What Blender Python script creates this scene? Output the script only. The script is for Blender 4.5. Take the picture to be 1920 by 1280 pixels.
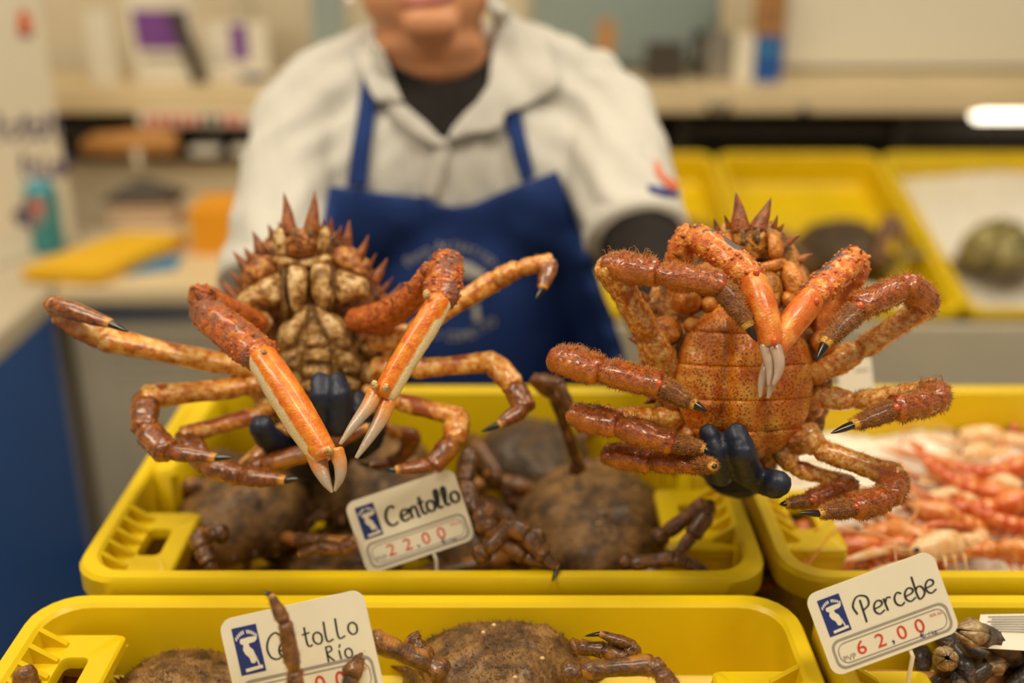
import bpy, bmesh, math, random
from mathutils import Vector, Matrix, noise, geometry
from mathutils.bvhtree import BVHTree
R = math.radians
sc = bpy.context.scene
C = sc.collection
for o in list(bpy.data.objects): bpy.data.objects.remove(o)

# ------------------------------------------------------------------ camera
F = 2060.0; TILT = R(22)
CAM = Vector((0, 0, 1.535))
FW = Vector((0, math.cos(TILT), -math.sin(TILT))); UP = Vector((0, math.sin(TILT), math.cos(TILT))); RT = Vector((1, 0, 0))
cd = bpy.data.cameras.new('camera'); cam = bpy.data.objects.new('camera', cd); C.objects.link(cam)
cam.location = CAM; cam.rotation_euler = (R(90) - TILT, 0, 0)
cd.sensor_width = 36; cd.lens = F / 1920 * 36; cd.clip_start = .02
cd.dof.use_dof = True; cd.dof.focus_distance = .83; cd.dof.aperture_fstop = 1.8
sc.camera = cam
# ------------------------------------------------------------------ light
wd = bpy.data.worlds.new('world'); sc.world = wd; wd.use_nodes = True
wd.node_tree.nodes['Background'].inputs[0].default_value = (1, .925, .77, 1)
wd.node_tree.nodes['Background'].inputs[1].default_value = .52
def area(name, loc, sx, sy, power, col, rot=(0, 0, 0)):
    l = bpy.data.lights.new(name, 'AREA'); l.shape = 'RECTANGLE'; l.size = sx; l.size_y = sy; l.energy = power; l.color = col
    o = bpy.data.objects.new(name, l); C.objects.link(o); o.location = loc; o.rotation_euler = rot; return o
LAMPS = [(-1.1, .35, 2.95), (.75, .35, 2.95), (-1.1, 1.75, 2.95), (.95, 1.75, 2.95)]
for i, p in enumerate(LAMPS):
    area('ceiling_lamp_light', (p[0], p[1], p[2] - .05), 1.15, .32, 33 if p[1] < 1 else 20, (1, .905, .715))
vs = sc.view_settings
vs.view_transform = 'Standard'; vs.look = 'None'; vs.exposure = -.55; vs.gamma = 1; vs.use_curve_mapping = False

# ------------------------------------------------------------------ helpers
def P(px, py, D): return CAM + FW * D + RT * ((px - 960) / F * D) + UP * ((640 - py) / F * D)
def ray(px, py): return (FW + RT * ((px - 960) / F) + UP * ((640 - py) / F))
def PZ(px, py, z):
    d = ray(px, py); return CAM + d * ((z - CAM.z) / d.z)
def PY(px, py, y):
    d = ray(px, py); return CAM + d * (y / d.y)
def proj(p):
    q = p - CAM; D = q.dot(FW); return 960 + q.dot(RT) / D * F, 640 - q.dot(UP) / D * F, D

def tag(o, label=None, cat=None, group=None, kind=None):
    if label: o['label'] = label
    if cat: o['category'] = cat
    if group: o['group'] = group
    if kind: o['kind'] = kind
    return o
def empty(name, loc, label=None, cat=None, group=None):
    o = bpy.data.objects.new(name, None); C.objects.link(o); o.location = loc; o.empty_display_size = .02
    return tag(o, label, cat, group)
def world(o):
    m = Matrix.LocRotScale(o.location, o.rotation_euler, o.scale)
    return m if o.parent is None else world(o.parent) @ o.matrix_parent_inverse @ m
def adopt(o, parent):
    o.parent = parent; o.matrix_parent_inverse = world(parent).inverted(); return o
class MB:
    def __init__(s): s.v = []; s.f = []; s.m = []; s.pig = {}; s.cur = 0
    def add(s, vs, fs):
        b = len(s.v); s.v += [Vector(v) for v in vs]
        for f in fs: s.f.append([b + i for i in f]); s.m.append(s.cur)
        return range(b, len(s.v))
    def box(s, a, b, M=None, bev=0):
        x0, y0, z0 = a; x1, y1, z1 = b
        if bev <= 0:
            vs = [(x, y, z) for z in (z0, z1) for x, y in ((x0, y0), (x1, y0), (x1, y1), (x0, y1))]
            fs = [(3, 2, 1, 0), (4, 5, 6, 7), (0, 1, 5, 4), (1, 2, 6, 5), (2, 3, 7, 6), (3, 0, 4, 7)]
        else:
            def ring(i, z): return [(x0 + i + bev, y0 + i, z), (x1 - i - bev, y0 + i, z), (x1 - i, y0 + i + bev, z), (x1 - i, y1 - i - bev, z),
                                    (x1 - i - bev, y1 - i, z), (x0 + i + bev, y1 - i, z), (x0 + i, y1 - i - bev, z), (x0 + i, y0 + i + bev, z)]
            rs = [ring(bev * .7, z0), ring(0, z0 + bev), ring(0, z1 - bev), ring(bev * .7, z1)]
            vs = sum(rs, []); fs = [tuple(range(7, -1, -1)), tuple(range(24, 32))]
            for k in range(3):
                for j in range(8): fs.append((k * 8 + j, k * 8 + (j + 1) % 8, k * 8 + 8 + (j + 1) % 8, k * 8 + 8 + j))
        if M is not None: vs = [M @ Vector(v) for v in vs]
        return s.add(vs, fs)
    def loft(s, rings, c0=True, c1=True, closed=True):
        n = len(rings[0]); vs = [v for r in rings for v in r]; fs = []
        m = n if closed else n - 1
        for k in range(len(rings) - 1):
            for j in range(m): fs.append((k * n + j, k * n + (j + 1) % n, (k + 1) * n + (j + 1) % n, (k + 1) * n + j))
        if c0: fs.append(tuple(range(n - 1, -1, -1)))
        if c1: fs.append(tuple(range((len(rings) - 1) * n, len(rings) * n)))
        return s.add(vs, fs)
    def tube(s, pts, rad, n=10, flat=1.0, ref=None, caps=True, prof=None):
        pts = [Vector(p) for p in pts]
        rings = []; N = len(pts); prev = None
        for i in range(N):
            t = (pts[min(i + 1, N - 1)] - pts[max(i - 1, 0)]).normalized()
            if prev is None:
                a = Vector(ref) if ref is not None else (Vector((0, 0, 1)) if abs(t.z) < .9 else Vector((1, 0, 0)))
            else: a = prev
            a = (a - t * a.dot(t))
            if a.length < 1e-6: a = t.orthogonal()
            a.normalize(); prev = a; b = t.cross(a)
            r = rad[i] if hasattr(rad, '__len__') else rad
            rings.append([pts[i] + a * (math.cos(2 * math.pi * j / n) * r * flat) + b * (math.sin(2 * math.pi * j / n) * r) for j in range(n)])
        return s.loft(rings, caps, caps)
    def capsule(s, a, b, ra, rb, n=14, k=5):
        a = Vector(a); b = Vector(b); t = b - a; L = t.length; t = t.normalized() if L > 1e-6 else Vector((0, 0, 1))
        pts = []; rad = []
        for i in range(k + 1):
            th = math.pi / 2 * (i / k); pts.append(a - t * ra * math.cos(th)); rad.append(max(ra * math.sin(th), ra * .02))
        for i in range(k + 1):
            th = math.pi / 2 * (1 - i / k); pts.append(b + t * rb * math.cos(th)); rad.append(max(rb * math.sin(th), rb * .02))
        ref = t.orthogonal().normalized(); bb = t.cross(ref); rings = []
        for p, r in zip(pts, rad): rings.append([p + ref * math.cos(2 * math.pi * j / n) * r + bb * math.sin(2 * math.pi * j / n) * r for j in range(n)])
        return s.loft(rings)
    def chain(s, pts, rad, n=14):
        for i in range(len(pts) - 1): s.capsule(pts[i], pts[i + 1], rad[i], rad[i + 1], n)
    def ell(s, c, r, M=None, n=20, k=12):
        rings = []; c = Vector(c)
        for i in range(k + 1):
            th = math.pi * i / k; z = -math.cos(th); q = max(math.sin(th), .01)
            ring = []
            for j in range(n):
                v = Vector((r[0] * q * math.cos(2 * math.pi * j / n), r[1] * q * math.sin(2 * math.pi * j / n), r[2] * z))
                ring.append(c + (M @ v if M is not None else v))
            rings.append(ring)
        return s.loft(rings)
    def spike(s, p, d, L, r, n=5):
        d = Vector(d).normalized(); a = d.orthogonal().normalized(); b = d.cross(a); p = Vector(p)
        vs = [p + (a * math.cos(2 * math.pi * j / n) + b * math.sin(2 * math.pi * j / n)) * r for j in range(n)] + [p + d * L]
        return s.add(vs, [(j, (j + 1) % n, n) for j in range(n)])
    def mesh(s, name, mats, smooth=True):
        me = bpy.data.meshes.new(name); me.from_pydata([tuple(v) for v in s.v], [], s.f)
        for m in (mats if isinstance(mats, (list, tuple)) else [mats]): me.materials.append(m)
        if isinstance(mats, (list, tuple)) and len(mats) > 1: me.polygons.foreach_set('material_index', s.m)
        me.polygons.foreach_set('use_smooth', [smooth] * len(me.polygons))
        if len(s.f) and getattr(s, 'fix', True):
            bm = bmesh.new(); bm.from_mesh(me); bmesh.ops.recalc_face_normals(bm, faces=bm.faces); bm.to_mesh(me); bm.free()
        if s.pig:
            at = me.attributes.new('pig', 'FLOAT', 'POINT'); d = [0.0] * len(s.v)
            for k, v in s.pig.items(): d[k] = v
            at.data.foreach_set('value', d)
        me.update(); return me
    def build(s, name, mats, parent=None, smooth=True, auto=None):
        me = s.mesh(name, mats, smooth)
        if auto is not None: me.set_sharp_from_angle(angle=R(auto))
        o = bpy.data.objects.new(name, me); C.objects.link(o)
        if parent is not None: adopt(o, parent)
        return o
def link_mesh(name, me, parent=None):
    o = bpy.data.objects.new(name, me); C.objects.link(o)
    if parent is not None: adopt(o, parent)
    return o
def copy_tree(o, parent=None):
    c = o.copy(); C.objects.link(c); c.parent = parent
    for ch in list(o.children): copy_tree(ch, c)
    return c
def remesh(mb, voxel, smooth=6, name='m'):
    me = mb.mesh(name, [], True); o = bpy.data.objects.new(name, me); C.objects.link(o)
    m = o.modifiers.new('r', 'REMESH'); m.mode = 'VOXEL'; m.voxel_size = voxel; m.use_smooth_shade = True
    if smooth:
        q = o.modifiers.new('s', 'SMOOTH'); q.factor = .5; q.iterations = smooth
    dg = bpy.context.evaluated_depsgraph_get()
    out = bpy.data.meshes.new_from_object(o.evaluated_get(dg)); out.name = name
    bpy.data.objects.remove(o); bpy.data.meshes.remove(me)
    out.polygons.foreach_set('use_smooth', [True] * len(out.polygons))
    return out
def fold(me, fn):
    ns = [v.normal.copy() for v in me.vertices]
    for v, n in zip(me.vertices, ns): v.co = v.co + n * fn(v.co)
    me.update()
def bvh_of(me): return BVHTree.FromPolygons([v.co.copy() for v in me.vertices], [tuple(p.vertices) for p in me.polygons])
def crom(pts, per=6, closed=False):
    out = []; n = len(pts); P_ = [Vector(p) for p in pts]
    rng = range(n) if closed else range(n - 1)
    for i in rng:
        p0 = P_[(i - 1) % n] if closed or i > 0 else P_[i] * 2 - P_[i + 1]
        p1 = P_[i]; p2 = P_[(i + 1) % n]
        p3 = P_[(i + 2) % n] if closed or i + 2 < n else p2 * 2 - p1
        for k in range(per):
            t = k / per
            out.append(.5 * ((2 * p1) + (p2 - p0) * t + (2 * p0 - 5 * p1 + 4 * p2 - p3) * t * t + (3 * p1 - p0 - 3 * p2 + p3) * t ** 3))
    if not closed: out.append(P_[-1])
    return out

# ------------------------------------------------------------------ materials
def srgb(r, g, b):
    f = lambda c: (c / 255 / 12.92) if c / 255 <= .04045 else ((c / 255 + .055) / 1.055) ** 2.4
    return (f(r), f(g), f(b), 1)
def newmat(name):
    m = bpy.data.materials.new(name); m.use_nodes = True
    return m, m.node_tree, m.node_tree.nodes['Principled BSDF']
def mat(name, col, rough=.5, metal=0, var=.12, scale=30, bump=0, bscale=200, coat=0, spec=.5, sss=0, bdist=.001):
    m, nt, b = newmat(name); L = nt.links.new
    co = nt.nodes.new('ShaderNodeTexCoord')
    n = nt.nodes.new('ShaderNodeTexNoise'); n.inputs['Scale'].default_value = scale; n.inputs['Detail'].default_value = 4
    L(co.outputs['Object'], n.inputs['Vector'])
    r = nt.nodes.new('ShaderNodeValToRGB')
    c = col
    r.color_ramp.elements[0].position = .3; r.color_ramp.elements[1].position = .7
    r.color_ramp.elements[0].color = (c[0] * (1 - var), c[1] * (1 - var), c[2] * (1 - var), 1)
    r.color_ramp.elements[1].color = (min(1, c[0] * (1 + var)), min(1, c[1] * (1 + var)), min(1, c[2] * (1 + var)), 1)
    L(n.outputs[0], r.inputs[0]); L(r.outputs[0], b.inputs['Base Color'])
    b.inputs['Roughness'].default_value = rough; b.inputs['Metallic'].default_value = metal
    b.inputs['Specular IOR Level'].default_value = spec
    if coat: b.inputs['Coat Weight'].default_value = coat; b.inputs['Coat Roughness'].default_value = .15
    if sss: b.inputs['Subsurface Weight'].default_value = sss; b.inputs['Subsurface Radius'].default_value = (.01, .005, .003)
    if bump:
        n2 = nt.nodes.new('ShaderNodeTexNoise'); n2.inputs['Scale'].default_value = bscale; n2.inputs['Detail'].default_value = 3
        L(co.outputs['Object'], n2.inputs['Vector'])
        bp = nt.nodes.new('ShaderNodeBump'); bp.inputs['Strength'].default_value = bump; bp.inputs['Distance'].default_value = bdist
        L(n2.outputs[0], bp.inputs['Height']); L(bp.outputs[0], b.inputs['Normal'])
    return m
def emis(name, col, s):
    m, nt, b = newmat(name); b.inputs['Base Color'].default_value = col
    b.inputs['Emission Color'].default_value = col; b.inputs['Emission Strength'].default_value = s
    return m
def shell(name, stops, pigcol=None, sc1=90, speck=None, sscale=420, swidth=.25, rough=.33, bump=.5, bscale=500, coat=.25, pigsoft=.25):
    """mottled crab shell: noise ramp, optional pores, optional second pigment by the 'pig' attribute"""
    gl = lambda c: (lambda w: (c[0], c[1] * (1 + .17 * w), c[2] * (1 - .28 * w), 1))(max(0., min(1., (.58 - c[1] / max(c[0], 1e-4)) / .25)))
    stops = [gl(c) for c in stops]; pigcol = gl(pigcol) if pigcol else None
    m, nt, b = newmat(name); L = nt.links.new
    co = nt.nodes.new('ShaderNodeTexCoord')
    n = nt.nodes.new('ShaderNodeTexNoise'); n.inputs['Scale'].default_value = sc1; n.inputs['Detail'].default_value = 6; n.inputs['Roughness'].default_value = .65
    L(co.outputs['Object'], n.inputs['Vector'])
    r = nt.nodes.new('ShaderNodeValToRGB'); e = r.color_ramp.elements
    while len(e) < len(stops): e.new(.5)
    for i, c in enumerate(stops): e[i].position = .34 + .32 * i / (len(stops) - 1); e[i].color = c
    L(n.outputs[0], r.inputs[0]); col = r.outputs[0]
    if speck:
        v = nt.nodes.new('ShaderNodeTexVoronoi'); v.inputs['Scale'].default_value = sscale; L(co.outputs['Object'], v.inputs['Vector'])
        rr = nt.nodes.new('ShaderNodeValToRGB'); rr.color_ramp.elements[0].position = swidth * .6; rr.color_ramp.elements[1].position = swidth
        rr.color_ramp.elements[0].color = (.85, .85, .85, 1); rr.color_ramp.elements[1].color = (0, 0, 0, 1)
        L(v.outputs['Distance'], rr.inputs[0])
        mx = nt.nodes.new('ShaderNodeMix'); mx.data_type = 'RGBA'; L(rr.outputs[0], mx.inputs[0]); L(col, mx.inputs[6]); mx.inputs[7].default_value = speck
        col = mx.outputs[2]
    if pigcol:
        at = nt.nodes.new('ShaderNodeAttribute'); at.attribute_name = 'pig'
        nn = nt.nodes.new('ShaderNodeTexNoise'); nn.inputs['Scale'].default_value = 160; nn.inputs['Detail'].default_value = 4; L(co.outputs['Object'], nn.inputs['Vector'])
        ad = nt.nodes.new('ShaderNodeMath'); ad.operation = 'MULTIPLY_ADD'; L(nn.outputs[0], ad.inputs[0]); ad.inputs[1].default_value = .5; L(at.outputs['Fac'], ad.inputs[2])
        mr = nt.nodes.new('ShaderNodeMapRange'); mr.inputs[1].default_value = .75 - pigsoft; mr.inputs[2].default_value = .75 + pigsoft; L(ad.outputs[0], mr.inputs[0])
        mx = nt.nodes.new('ShaderNodeMix'); mx.data_type = 'RGBA'; L(mr.outputs[0], mx.inputs[0]); L(col, mx.inputs[6]); mx.inputs[7].default_value = pigcol
        col = mx.outputs[2]
    L(col, b.inputs['Base Color'])
    b.inputs['Roughness'].default_value = rough; b.inputs['Coat Weight'].default_value = coat; b.inputs['Coat Roughness'].default_value = .14
    n2 = nt.nodes.new('ShaderNodeTexNoise'); n2.inputs['Scale'].default_value = bscale; n2.inputs['Detail'].default_value = 4; L(co.outputs['Object'], n2.inputs['Vector'])
    bp = nt.nodes.new('ShaderNodeBump'); bp.inputs['Strength'].default_value = bump; bp.inputs['Distance'].default_value = .002
    L(n2.outputs[0], bp.inputs['Height']); L(bp.outputs[0], b.inputs['Normal'])
    return m
M = {}
M['yellow'] = mat('yellow_plastic', srgb(224, 190, 12), .36, var=.07, scale=9, bump=.12, bscale=60, spec=.4)
M['shirt'] = mat('white_cotton', srgb(202, 198, 190), .9, var=.03, scale=14, bump=.25, bscale=1400, spec=.1)
M['shirt_shadow'] = M['shirt']
M['black_cloth'] = mat('black_cotton', srgb(44, 40, 38), .9, var=.1, scale=40, spec=.1)
M['apron'] = mat('blue_cotton', srgb(34, 56, 112), .8, var=.1, scale=25, bump=.3, bscale=900, spec=.15)
M['skin'] = mat('skin', srgb(196, 136, 96), .5, var=.06, scale=40, bump=.1, bscale=500, spec=.35, sss=.12)
M['lip'] = mat('lip', srgb(178, 104, 92), .4, var=.05)
M['hair'] = mat('dark_brown_hair', srgb(52, 36, 26), .55, var=.3, scale=120, bump=.5, bscale=300)
M['glove'] = mat('navy_nitrile', srgb(30, 38, 58), .42, var=.12, scale=60, bump=.35, bscale=320, spec=.45)
M['trouser'] = mat('dark_trousers', srgb(40, 44, 56), .9)
M['eye'] = mat('eye_white', srgb(235, 230, 222), .2, var=.02)
M['iris'] = mat('iris', srgb(70, 48, 30), .2)
M['pearl'] = mat('pearl', srgb(240, 232, 218), .2, var=.03)
M['card'] = mat('white_plastic_card', srgb(236, 228, 208), .32, var=.02, scale=30, spec=.4)
M['navy_ink'] = mat('navy_print', srgb(36, 50, 122), .5, var=.05)
M['black_ink'] = mat('black_marker', srgb(34, 40, 40), .6, var=.1)
M['grey_ink'] = mat('grey_print', srgb(158, 150, 142), .5, var=.03)
M['red_ink'] = mat('red_print', srgb(214, 62, 34), .5, var=.05)
M['orange_ink'] = mat('orange_print', srgb(226, 104, 52), .5, var=.05)
M['white_ink'] = mat('white_print', srgb(176, 172, 166), .7, var=.04)
M['purple_ink'] = mat('purple_print', srgb(122, 70, 150), .6, var=.1)
M['violet_ink'] = mat('violet_handwriting', srgb(70, 56, 110), .6, var=.1)
M['paper'] = mat('white_paper', srgb(232, 224, 206), .7, var=.03, scale=10)
M['steel'] = mat('brushed_steel', srgb(178, 172, 160), .38, metal=.9, var=.06, scale=20)
M['ice'] = mat('crushed_ice', srgb(238, 230, 216), .35, var=.05, scale=120, bump=.8, bscale=160, spec=.5, bdist=.004)
M['wood'] = mat('pale_laminate', srgb(226, 204, 162), .5, var=.05, scale=6)
M['wall'] = mat('cream_wall_panel', srgb(230, 216, 188), .5, var=.02, scale=2)
M['wall_white'] = mat('white_wall_panel', srgb(236, 228, 208), .22, var=.02, scale=2, spec=.6)
M['wall_blue'] = mat('grey_blue_wall', srgb(150, 164, 160), .6, var=.05, scale=3)
M['grey_metal'] = mat('grey_cabinet', srgb(200, 188, 164), .55, var=.04, scale=5)
M['blue_panel'] = mat('blue_panel', srgb(28, 84, 160), .5, var=.08, scale=4)
M['black_metal'] = mat('black_rail', srgb(48, 42, 36), .4, var=.1)
M['floor'] = mat('grey_tile', srgb(120, 112, 100), .5, var=.1, scale=3)
M['ceiling'] = mat('ceiling_white', srgb(225, 215, 195), .8, var=.02)
M['kraft'] = mat('kraft_paper', srgb(196, 140, 78), .7, var=.12, scale=12, bump=.5, bscale=30, bdist=.006)
M['orange_paper'] = mat('orange_card', srgb(236, 158, 20), .6, var=.06, scale=60)
M['yellow_paper'] = mat('yellow_card', srgb(240, 188, 26), .6, var=.04, scale=10)
M['blue_paper'] = mat('blue_card', srgb(60, 132, 180), .6, var=.05)
M['teal_can'] = mat('teal_can', srgb(70, 150, 160), .3, metal=.3, var=.1, scale=50)
M['dark_plastic'] = mat('dark_plastic', srgb(70, 62, 54), .5)
M['lampglow'] = emis('lamp_glow', (1, .88, .68, 1), 6)
# crab shells
M['L_body'] = shell('tan_crab_belly', [srgb(64, 38, 16), srgb(124, 80, 34), srgb(176, 126, 66), srgb(216, 176, 118)], sc1=95, rough=.4, bump=1.0, coat=.2)
M['L_plate'] = shell('cream_crab_plate', [srgb(84, 48, 18), srgb(160, 104, 46), srgb(214, 172, 110), srgb(238, 212, 164)], sc1=120, rough=.35, bump=.9)
M['L_rim'] = shell('rust_crab_rim', [srgb(64, 34, 14), srgb(140, 70, 26), srgb(190, 108, 44), srgb(220, 164, 92)], sc1=150, rough=.4, bump=1.0)
M['L_dark'] = shell('brown_crab_groove', [srgb(60, 36, 16), srgb(110, 70, 32), srgb(160, 110, 58)], sc1=120, rough=.5)
M['L_spine'] = shell('red_crab_spine', [srgb(84, 36, 16), srgb(142, 66, 26), srgb(176, 96, 44)], sc1=150, rough=.4)
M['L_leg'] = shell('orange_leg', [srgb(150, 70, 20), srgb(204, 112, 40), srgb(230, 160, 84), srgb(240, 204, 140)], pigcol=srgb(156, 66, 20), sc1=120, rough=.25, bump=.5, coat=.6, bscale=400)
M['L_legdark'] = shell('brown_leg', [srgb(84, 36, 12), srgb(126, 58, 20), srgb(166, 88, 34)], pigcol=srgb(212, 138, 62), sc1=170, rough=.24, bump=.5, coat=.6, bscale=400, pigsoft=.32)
M['L_palm'] = shell('orange_claw', [srgb(206, 84, 14), srgb(226, 112, 26), srgb(238, 142, 54)], pigcol=srgb(240, 220, 176), sc1=120, rough=.3, bump=.35, coat=.35, pigsoft=.14)
M['L_arm'] = shell('red_knobbly_claw', [srgb(120, 42, 14), srgb(186, 80, 20), srgb(220, 122, 42)], pigcol=srgb(124, 70, 66), sc1=180, rough=.28, bump=1.0, coat=.35, pigsoft=.2)
M['finger'] = shell('claw_finger', [srgb(210, 104, 38), srgb(224, 146, 80)], pigcol=srgb(172, 152, 130), sc1=100, rough=.25, bump=.2, pigsoft=.3)
M['R_body'] = shell('orange_crab_belly', [srgb(74, 44, 14), srgb(150, 84, 24), srgb(204, 126, 46), srgb(226, 172, 98)], sc1=110, rough=.35, bump=1.0, speck=srgb(100, 46, 16), sscale=330)
M['R_plate'] = shell('orange_crab_plate', [srgb(136, 70, 20), srgb(206, 112, 36), srgb(226, 158, 84)], sc1=90, rough=.35, bump=.8, speck=srgb(140, 54, 20), sscale=420)
M['R_abd'] = shell('pored_abdomen', [srgb(194, 80, 14), srgb(218, 118, 32), srgb(236, 166, 76)], pigcol=srgb(120, 70, 18), sc1=60, rough=.32, bump=.7, speck=srgb(128, 46, 12), sscale=400, swidth=.44, coat=.25)
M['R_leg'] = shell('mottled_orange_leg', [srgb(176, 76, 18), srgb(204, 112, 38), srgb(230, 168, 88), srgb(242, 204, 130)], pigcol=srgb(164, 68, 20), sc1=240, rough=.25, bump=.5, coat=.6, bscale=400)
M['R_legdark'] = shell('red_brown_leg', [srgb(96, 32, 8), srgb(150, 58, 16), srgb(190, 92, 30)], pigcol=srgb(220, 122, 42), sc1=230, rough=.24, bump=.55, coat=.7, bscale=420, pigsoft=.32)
M['R_dactyl'] = shell('olive_brown_dactyl', [srgb(84, 38, 12), srgb(122, 60, 18), srgb(150, 88, 34)], pigcol=srgb(228, 164, 64), sc1=220, rough=.4, bump=1.0, bscale=700, pigsoft=.1)
M['R_claw'] = shell('orange_red_claw', [srgb(200, 82, 24), srgb(216, 104, 38), srgb(234, 150, 80)], pigcol=srgb(206, 160, 116), sc1=60, rough=.28, bump=.35, coat=.35, pigsoft=.3)
M['R_arm'] = shell('orange_knobbly_arm', [srgb(176, 62, 18), srgb(214, 104, 34), srgb(236, 164, 80)], pigcol=srgb(96, 84, 88), sc1=150, rough=.3, bump=.9, coat=.35, pigsoft=.12)
M['pincer'] = mat('grey_translucent_pincer', srgb(176, 150, 130), .2, var=.1, scale=90, coat=.4)
M['tip'] = mat('black_claw_tip', srgb(26, 20, 16), .22, var=.2, scale=200, coat=.4)
M['bead'] = mat('red_joint_bead', srgb(206, 82, 34), .2, var=.15, scale=300, coat=.5)
M['bristle'] = mat('olive_bristle', srgb(172, 112, 40), .5, var=.2, scale=300)
M['dark_hole'] = mat('dark_mouth', srgb(40, 24, 12), .5)
M['crate_crab'] = shell('brown_fuzzy_carapace', [srgb(58, 36, 18), srgb(100, 66, 34), srgb(134, 92, 50), srgb(154, 112, 68)], sc1=55, rough=.55, bump=1.0, bscale=260, coat=.1)
M['crate_crab_dark'] = shell('dark_fuzzy_carapace', [srgb(40, 28, 18), srgb(70, 50, 30), srgb(96, 72, 44)], sc1=55, rough=.6, bump=1.0, bscale=260, coat=.1)
M['crate_leg'] = shell('rust_brown_leg', [srgb(58, 32, 14), srgb(100, 54, 22), srgb(144, 84, 38)], pigcol=srgb(176, 106, 48), sc1=130, rough=.3, bump=.8, coat=.45)
M['fuzz'] = mat('brown_fuzz', srgb(110, 76, 40), .6, var=.3, scale=200)
M['barnacle_shell'] = mat('pale_barnacle', srgb(222, 190, 130), .4, var=.1, scale=200)
M['prawn'] = shell('coral_prawn', [srgb(200, 84, 34), srgb(222, 122, 62), srgb(238, 180, 124)], sc1=90, rough=.25, bump=.3, coat=.4, pigcol=srgb(246, 218, 184))
M['prawn_red'] = shell('red_prawn', [srgb(188, 56, 22), srgb(212, 92, 44), srgb(234, 150, 100)], sc1=90, rough=.25, bump=.3, coat=.4, pigcol=srgb(246, 206, 170))
M['prawn_pale'] = shell('pale_prawn', [srgb(226, 150, 92), srgb(240, 196, 142), srgb(246, 222, 184)], sc1=90, rough=.25, bump=.3, coat=.5, pigcol=srgb(230, 120, 60))
M['perc_stalk'] = shell('dark_stalk', [srgb(30, 24, 20), srgb(58, 46, 36), srgb(96, 74, 54)], sc1=160, rough=.4, bump=1, bscale=500)
M['perc_plate'] = shell('bone_plate', [srgb(96, 70, 48), srgb(150, 122, 86), srgb(204, 182, 140)], sc1=120, rough=.4)
M['olive'] = shell('olive_mottled_shell', [srgb(52, 48, 20), srgb(104, 94, 48), srgb(160, 146, 84), srgb(190, 176, 116)], sc1=45, rough=.45, bump=.7)


# ------------------------------------------------------------------ the room
def struct(name, mb, m, **k): return tag(mb.build(name, m, smooth=False, **k), kind='structure')
def bx(a, b, bev=0):
    m = MB(); m.box(a, b, bev=bev); return m
struct('floor', bx((-3.2, -1.2, -.05), (3.4, 4.0, 0)), M['floor'])
struct('ceiling', bx((-3.2, -1.2, 3.05), (3.4, 4.0, 3.1)), M['ceiling'])
struct('wall_back', bx((-3.2, 3.42, 0), (3.4, 3.5, 3.05)), M['wall'])
struct('wall_left', bx((-3.2, -1.2, 0), (-3.12, 3.42, 3.05)), M['wall'])
for p in LAMPS:
    t = empty('ceiling_lamp', (p[0], p[1], p[2] + .1), 'white rectangular ceiling lamp over the %s %s' % ('left' if p[0] < 0 else 'right', 'front crates' if p[1] < 1 else 'rear counter'), 'lamp', 'ceiling lamps')
    m = MB(); m.box((p[0] - .62, p[1] - .2, p[2]), (p[0] + .62, p[1] + .2, p[2] + .1), bev=.012); m.build('housing', M['ceiling'], t, False)
    m = MB(); m.box((p[0] - .57, p[1] - .155, p[2] - .012), (p[0] + .57, p[1] + .155, p[2] + .002)); m.build('diffuser', M['lampglow'], t, False)

# serving counter below the crates
t = empty('display_counter', (.1, .75, 0), 'steel table carrying the yellow fish crates', 'counter')
m = MB(); m.box((-.37, .34, .80), (.84, 1.22, .838), bev=.006); m.build('tabletop', M['steel'], t, False)
for x in (-.33, .80):
    for y in (.40, 1.16):
        m = MB(); m.box((x - .02, y - .02, 0), (x + .02, y + .02, .80)); m.build('leg', M['steel'], t, False)
m = MB(); m.box((-.34, 1.165, .3), (.8, 1.185, .8)); m.build('apron_panel', M['grey_metal'], t, False)

# left rear counter with grey cabinet, and the blue wing that comes forward
t = empty('rear_counter', (-.6, 2.5, 0), 'pale wooden counter over a grey louvred cabinet behind the seller', 'counter')
m = MB(); m.box((-.99, 2.24, .715), (-.1, 2.985, .755), bev=.006); m.build('worktop', M['wood'], t, False)
m = MB(); m.box((-.985, 2.30, .05), (-.12, 2.98, .715)); m.build('cabinet_body', M['grey_metal'], t, False)
d = MB(); d.box((-.985, 2.285, .08), (-.14, 2.30, .66)); door = d.build('door', M['grey_metal'], t, False)
for i in range(22):
    z = .10 + i * .025; m = MB(); m.box((-.90, 2.279, z), (-.16, 2.286, z + .016)); m.build('louvre', M['grey_metal'], door, False)
m = MB(); m.box((-.985, 2.276, .664), (-.14, 2.30, .705)); m.build('drawer_rail', M['steel'], t, False)
t = empty('blue_counter', (-1.4, 1.6, 0), 'blue panelled counter wing at the left edge with a pale top', 'counter')
m = MB(); m.box((-1.95, .75, 0), (-1.0, 2.235, .70)); m.build('blue_body', M['blue_panel'], t, False)
m = MB(); m.box((-1.97, .73, .70), (-.995, 2.99, .752), bev=.005); m.build('worktop', M['grey_metal'], t, False)
m = MB(); m.box((-1.95, 2.235, 0), (-1.02, 2.98, .70)); m.build('rear_body', M['grey_metal'], t, False)

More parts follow.
